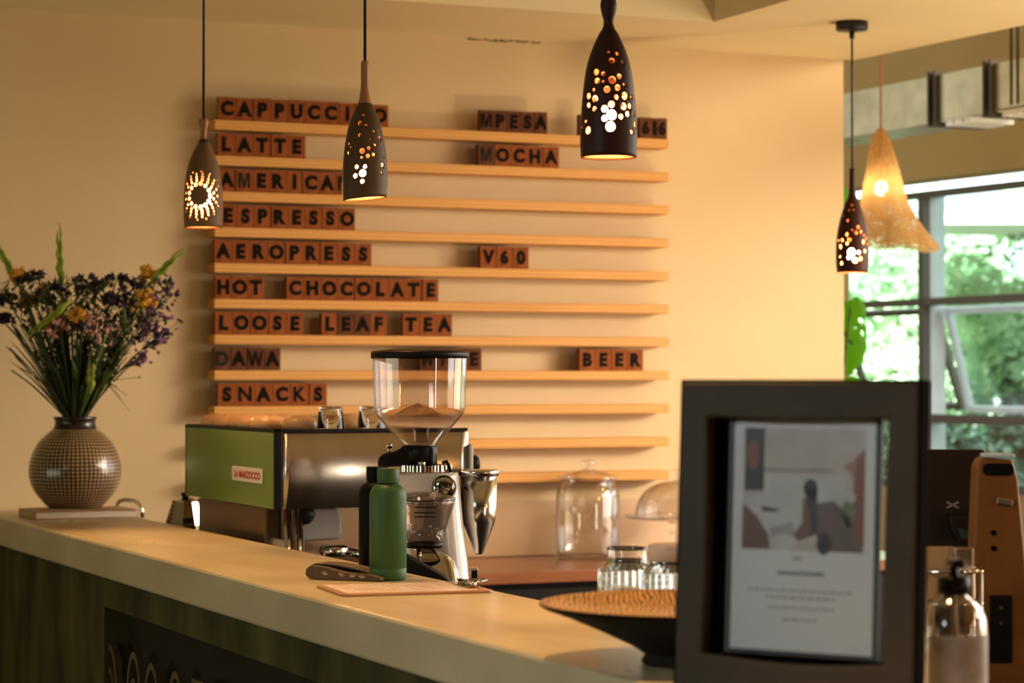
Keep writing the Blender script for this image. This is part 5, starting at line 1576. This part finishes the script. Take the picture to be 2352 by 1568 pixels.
mleaf([(1969, 679), (1980, 688), (1990, 702), (1991, 720), (1988, 738), (1994, 752), (1996, 768), (1994, 780), (1997, 796), (1992, 812), (1989, 828), (1979, 838), (1968, 850), (1962, 862), (1950, 858), (1938, 830), (1925, 810), (1915, 780), (1912, 745), (1920, 715), (1940, 695), (1956, 688)],
      [(1982, 738, 10, 4, .9), (1946, 768, 8, 4, .9), (1956, 786, 7, 3, 1.0), (1968, 752, 3, 2, .5), (1985, 765, 7, 3.5, 1.2)], 1)
mleaf([(1990, 886), (1978, 872), (1962, 864), (1945, 866), (1925, 880), (1915, 905), (1925, 930), (1950, 925), (1975, 905)], [(1960, 885, 9, 4, .3)], 1)
mleaf([(1952, 436), (1948, 460), (1936, 470), (1920, 462), (1912, 440), (1922, 425), (1940, 428)], [], 1)
for (u, v, ux, vx) in ((1956, 700, 1930, 960), (1940, 880, 1928, 1000), (1930, 450, 1922, 800)):
    MB().tube([(XM(u), .012, ZMo(v)), (XM(ux), .02, ZMo(vx)), (0, 0, .27)], [.004, .006, .008], 8).build('leaf_stalk', M['stem'], mo_)

# ================================================================== GARDEN OUTSIDE
gz = .35
gd2 = struct(MB().span((8.6, -4, -.2), (60, 60, .02)).build('ground_garden', M['grass']), 'green garden ground', 'ground')


def tree(label, u, d, r, zc, n, mt, squash=1.0, trunk=True, group='garden trees outside the window'):
    p = P(u, 870, d); p.z = .02
    t = thing('garden_tree', label, 'tree', p, 0, group)
    rnd = random.Random(int(u + d * 10)); bm = bmesh.new()
    cl = [(Vector((rnd.gauss(0, .5) * r, rnd.gauss(0, .5) * r, zc + rnd.gauss(0, .42) * r * squash)), rnd.uniform(.25, .5) * r) for _ in range(16)]
    for k_ in range(n):
        c, rr = rnd.choice(cl)
        dr = Vector((rnd.gauss(0, 1), rnd.gauss(0, 1), rnd.gauss(0, 1))).normalized()
        q = c + dr * rr * rnd.uniform(.6, 1.05)
        if q.z < .06: q.z = rnd.uniform(.1, 1.0)
        a = Vector((rnd.gauss(0, 1), rnd.gauss(0, 1), rnd.gauss(0, .6))).normalized(); b_ = a.cross(dr + Vector((.1, .2, .3))).normalized(); L_ = rnd.uniform(.03, .065)
        v = [bm.verts.new(q + a * L_), bm.verts.new(q + b_ * L_ * .45), bm.verts.new(q - a * L_), bm.verts.new(q - b_ * L_ * .45)]
        bm.faces.new(v)
    me = bpy.data.meshes.new('crown'); bm.to_mesh(me); bm.free(); me.materials.append(mt)
    o = bpy.data.objects.new('crown', me); COL.objects.link(o); o.parent = t
    tb = MB(); tb.tube([(0, 0, -.01), (.03, .02, zc * .5), (0, .05, zc)], [.09, .07, .04], 8)
    for c, rr in cl[:7]: tb.tube([(0, .03, zc * .6), c * .6 + Vector((0, 0, zc * .3)), c], [.04, .025, .01], 6)
    tb.build('trunk', M['trunk'], t)


tree('dense green shrub directly outside, filling the tall pane beside the mullion', 2212, 17, .85, 1.8, 5200, M['canopy'], .8)
tree('bright green bush outside at the edge of the wide pane', 2335, 16.5, .8, 1.95, 4800, M['canopy'], .8)
tree('small sunlit tree seen through the narrow pane beside the wall corner', 2050, 18.5, .85, 1.85, 4800, M['canopy'], .8)
tree('shaded dark bush outside, low behind the tilted window', 2290, 14.8, .5, .85, 7000, M['canopydark'], .7)
tree('shaded dark bush outside, low behind the picture frame', 2150, 15.2, .5, .75, 5000, M['canopydark'], .7)
tree('dark bush outside behind the narrow lower pane', 2020, 16.4, .5, .9, 4000, M['canopydark'], .7)
tree('shaded bush outside at the foot of the wide pane', 2410, 14.0, .5, .9, 6000, M['canopydark'], .7)
tree('tall pale tree further back, behind the sunlit shrubs', 2270, 25, 1.3, 1.7, 5200, M['canopy'], .8)
# white canopy roof of a neighbouring shelter
rp = P(2255, 495, 15.0); 
ro = thing('garden_shelter', 'white roofed garden shelter seen at the top of the window', 'shelter', (rp.x, rp.y, .02), -A - radians(3))
MB().span((-.32, 0, rp.z - .075), (1.1, 1.2, rp.z - .015), .005).build('roof', M['whiteroof'], ro)
for x in (-.25, 1.0): MB().span((x, .9, 0), (x + .06, .96, rp.z - .076)).build('post', M['mulllight'], ro)

# ================================================================== LIGHT
W = bpy.data.worlds.new('sky'); SC.world = W; W.use_nodes = True
bg = W.node_tree.nodes['Background']; bg.inputs[0].default_value = (.80, .95, 1.0, 1); bg.inputs[1].default_value = 3.6


def light(name, kind, loc, energy, color, **kw):
    l = bpy.data.lights.new(name, kind); l.energy = energy; l.color = color
    o = bpy.data.objects.new(name, l); COL.objects.link(o); o.location = loc
    for a, v in kw.items():
        if a == 'rot': o.rotation_euler = v
        elif a == 'aim': o.rotation_euler = (Vector(v) - Vector(loc)).to_track_quat('-Z', 'Y').to_euler()
        else: setattr(l, a, v)
    return o


# daylight entering through each window of the band that runs on beside the bar, out of the picture
for (a, c), wt, wc in zip(openings, (5, 56, 34), (3, 88, 76)):
    cen = WM @ Vector(((a + c) / 2, -.03, 1.3))
    light('window_daylight_and_fill', 'AREA', cen, wt, (1.0, .745, .53), shape='RECTANGLE', size=c - a, size_y=1.5, rot=(pi / 2, 0, WRZ + pi))
    cen = WM @ Vector(((a + c) / 2, -.03, (ZK0 + ZK1) / 2))
    light('clerestory_daylight', 'AREA', cen, wc, (1.0, .755, .54), shape='RECTANGLE', size=c - a, size_y=ZK1 - ZK0, rot=(pi / 2 - radians(15), 0, WRZ + pi))
cen = WM @ Vector(((openings[1][0] + openings[1][1]) / 2, -.05, 2.25))
light('window_daylight_and_fill', 'AREA', cen, 11, (1.0, .86, .72), shape='RECTANGLE', size=1.6, size_y=.3, spread=radians(40), aim=(2.75, 6.9, .85))  # added narrow beam that brightens the lower back wall
# added strip for the steel panel's highlight, and added fill at the customers' side
light('panel_highlight_strip', 'AREA', (4.17, -1.97, 1.0), 8, (1, .9, .74), shape='RECTANGLE', size=.07, size_y=1.9, spread=radians(80), rot=(pi / 2, 0, 0))
light('side_fill', 'AREA', (-1.9, 5.0, .95), 19, (.92, 1.0, .72), shape='RECTANGLE', size=2.6, size_y=1.0, rot=(pi / 2, 0, -pi / 2))
light('side_fill', 'AREA', (-1.9, 2.0, 2.25), 12, (.90, .97, 1.0), shape='RECTANGLE', size=1.6, size_y=.5, spread=radians(85), aim=(1.45, 2.9, 1.2))
# the same daylight through the windows in the picture (frames and garden are really there)
# sun on the garden, from behind the building
light('sun', 'SUN', (0, 0, 10), 62.0, (1.0, .97, .88), angle=radians(1), rot=Euler((radians(27), 0, radians(-70))))
# unseen warm lights, added for the wall behind the viewer and the counter top
light('warm_wall_fill', 'POINT', (5.5, -1.3, 2.3), 45, (1, .6, .24), shadow_soft_size=.12)
for yy in (1.9, 2.8, 3.7, 4.6, 5.5):
    light('counter_fill', 'SPOT', (1.34, yy, ZR - .02), 125, (1, .60, .25), spot_size=radians(40), spot_blend=.8, shadow_soft_size=.05, rot=(0, 0, 0))
# unseen spot added to brighten the low ceiling near the corner
light('ceiling_fill', 'SPOT', (4.9, 4.7, .5), 150, (1, .78, .46), spot_size=radians(80), spot_blend=1.0, shadow_soft_size=.15, aim=(3.9, 5.9, 2.57))

SC.view_settings.view_transform = 'Standard'
SC.view_settings.look = 'None'
SC.view_settings.exposure = 0.0
SC.view_settings.gamma = 1.0
SC.view_settings.use_curve_mapping = False
SC.cycles.max_bounces = 8
SC.cycles.transparent_max_bounces = 24
SC.cycles.sample_clamp_indirect = 6.0
SC.cycles.caustics_reflective = False
SC.cycles.use_denoising = True
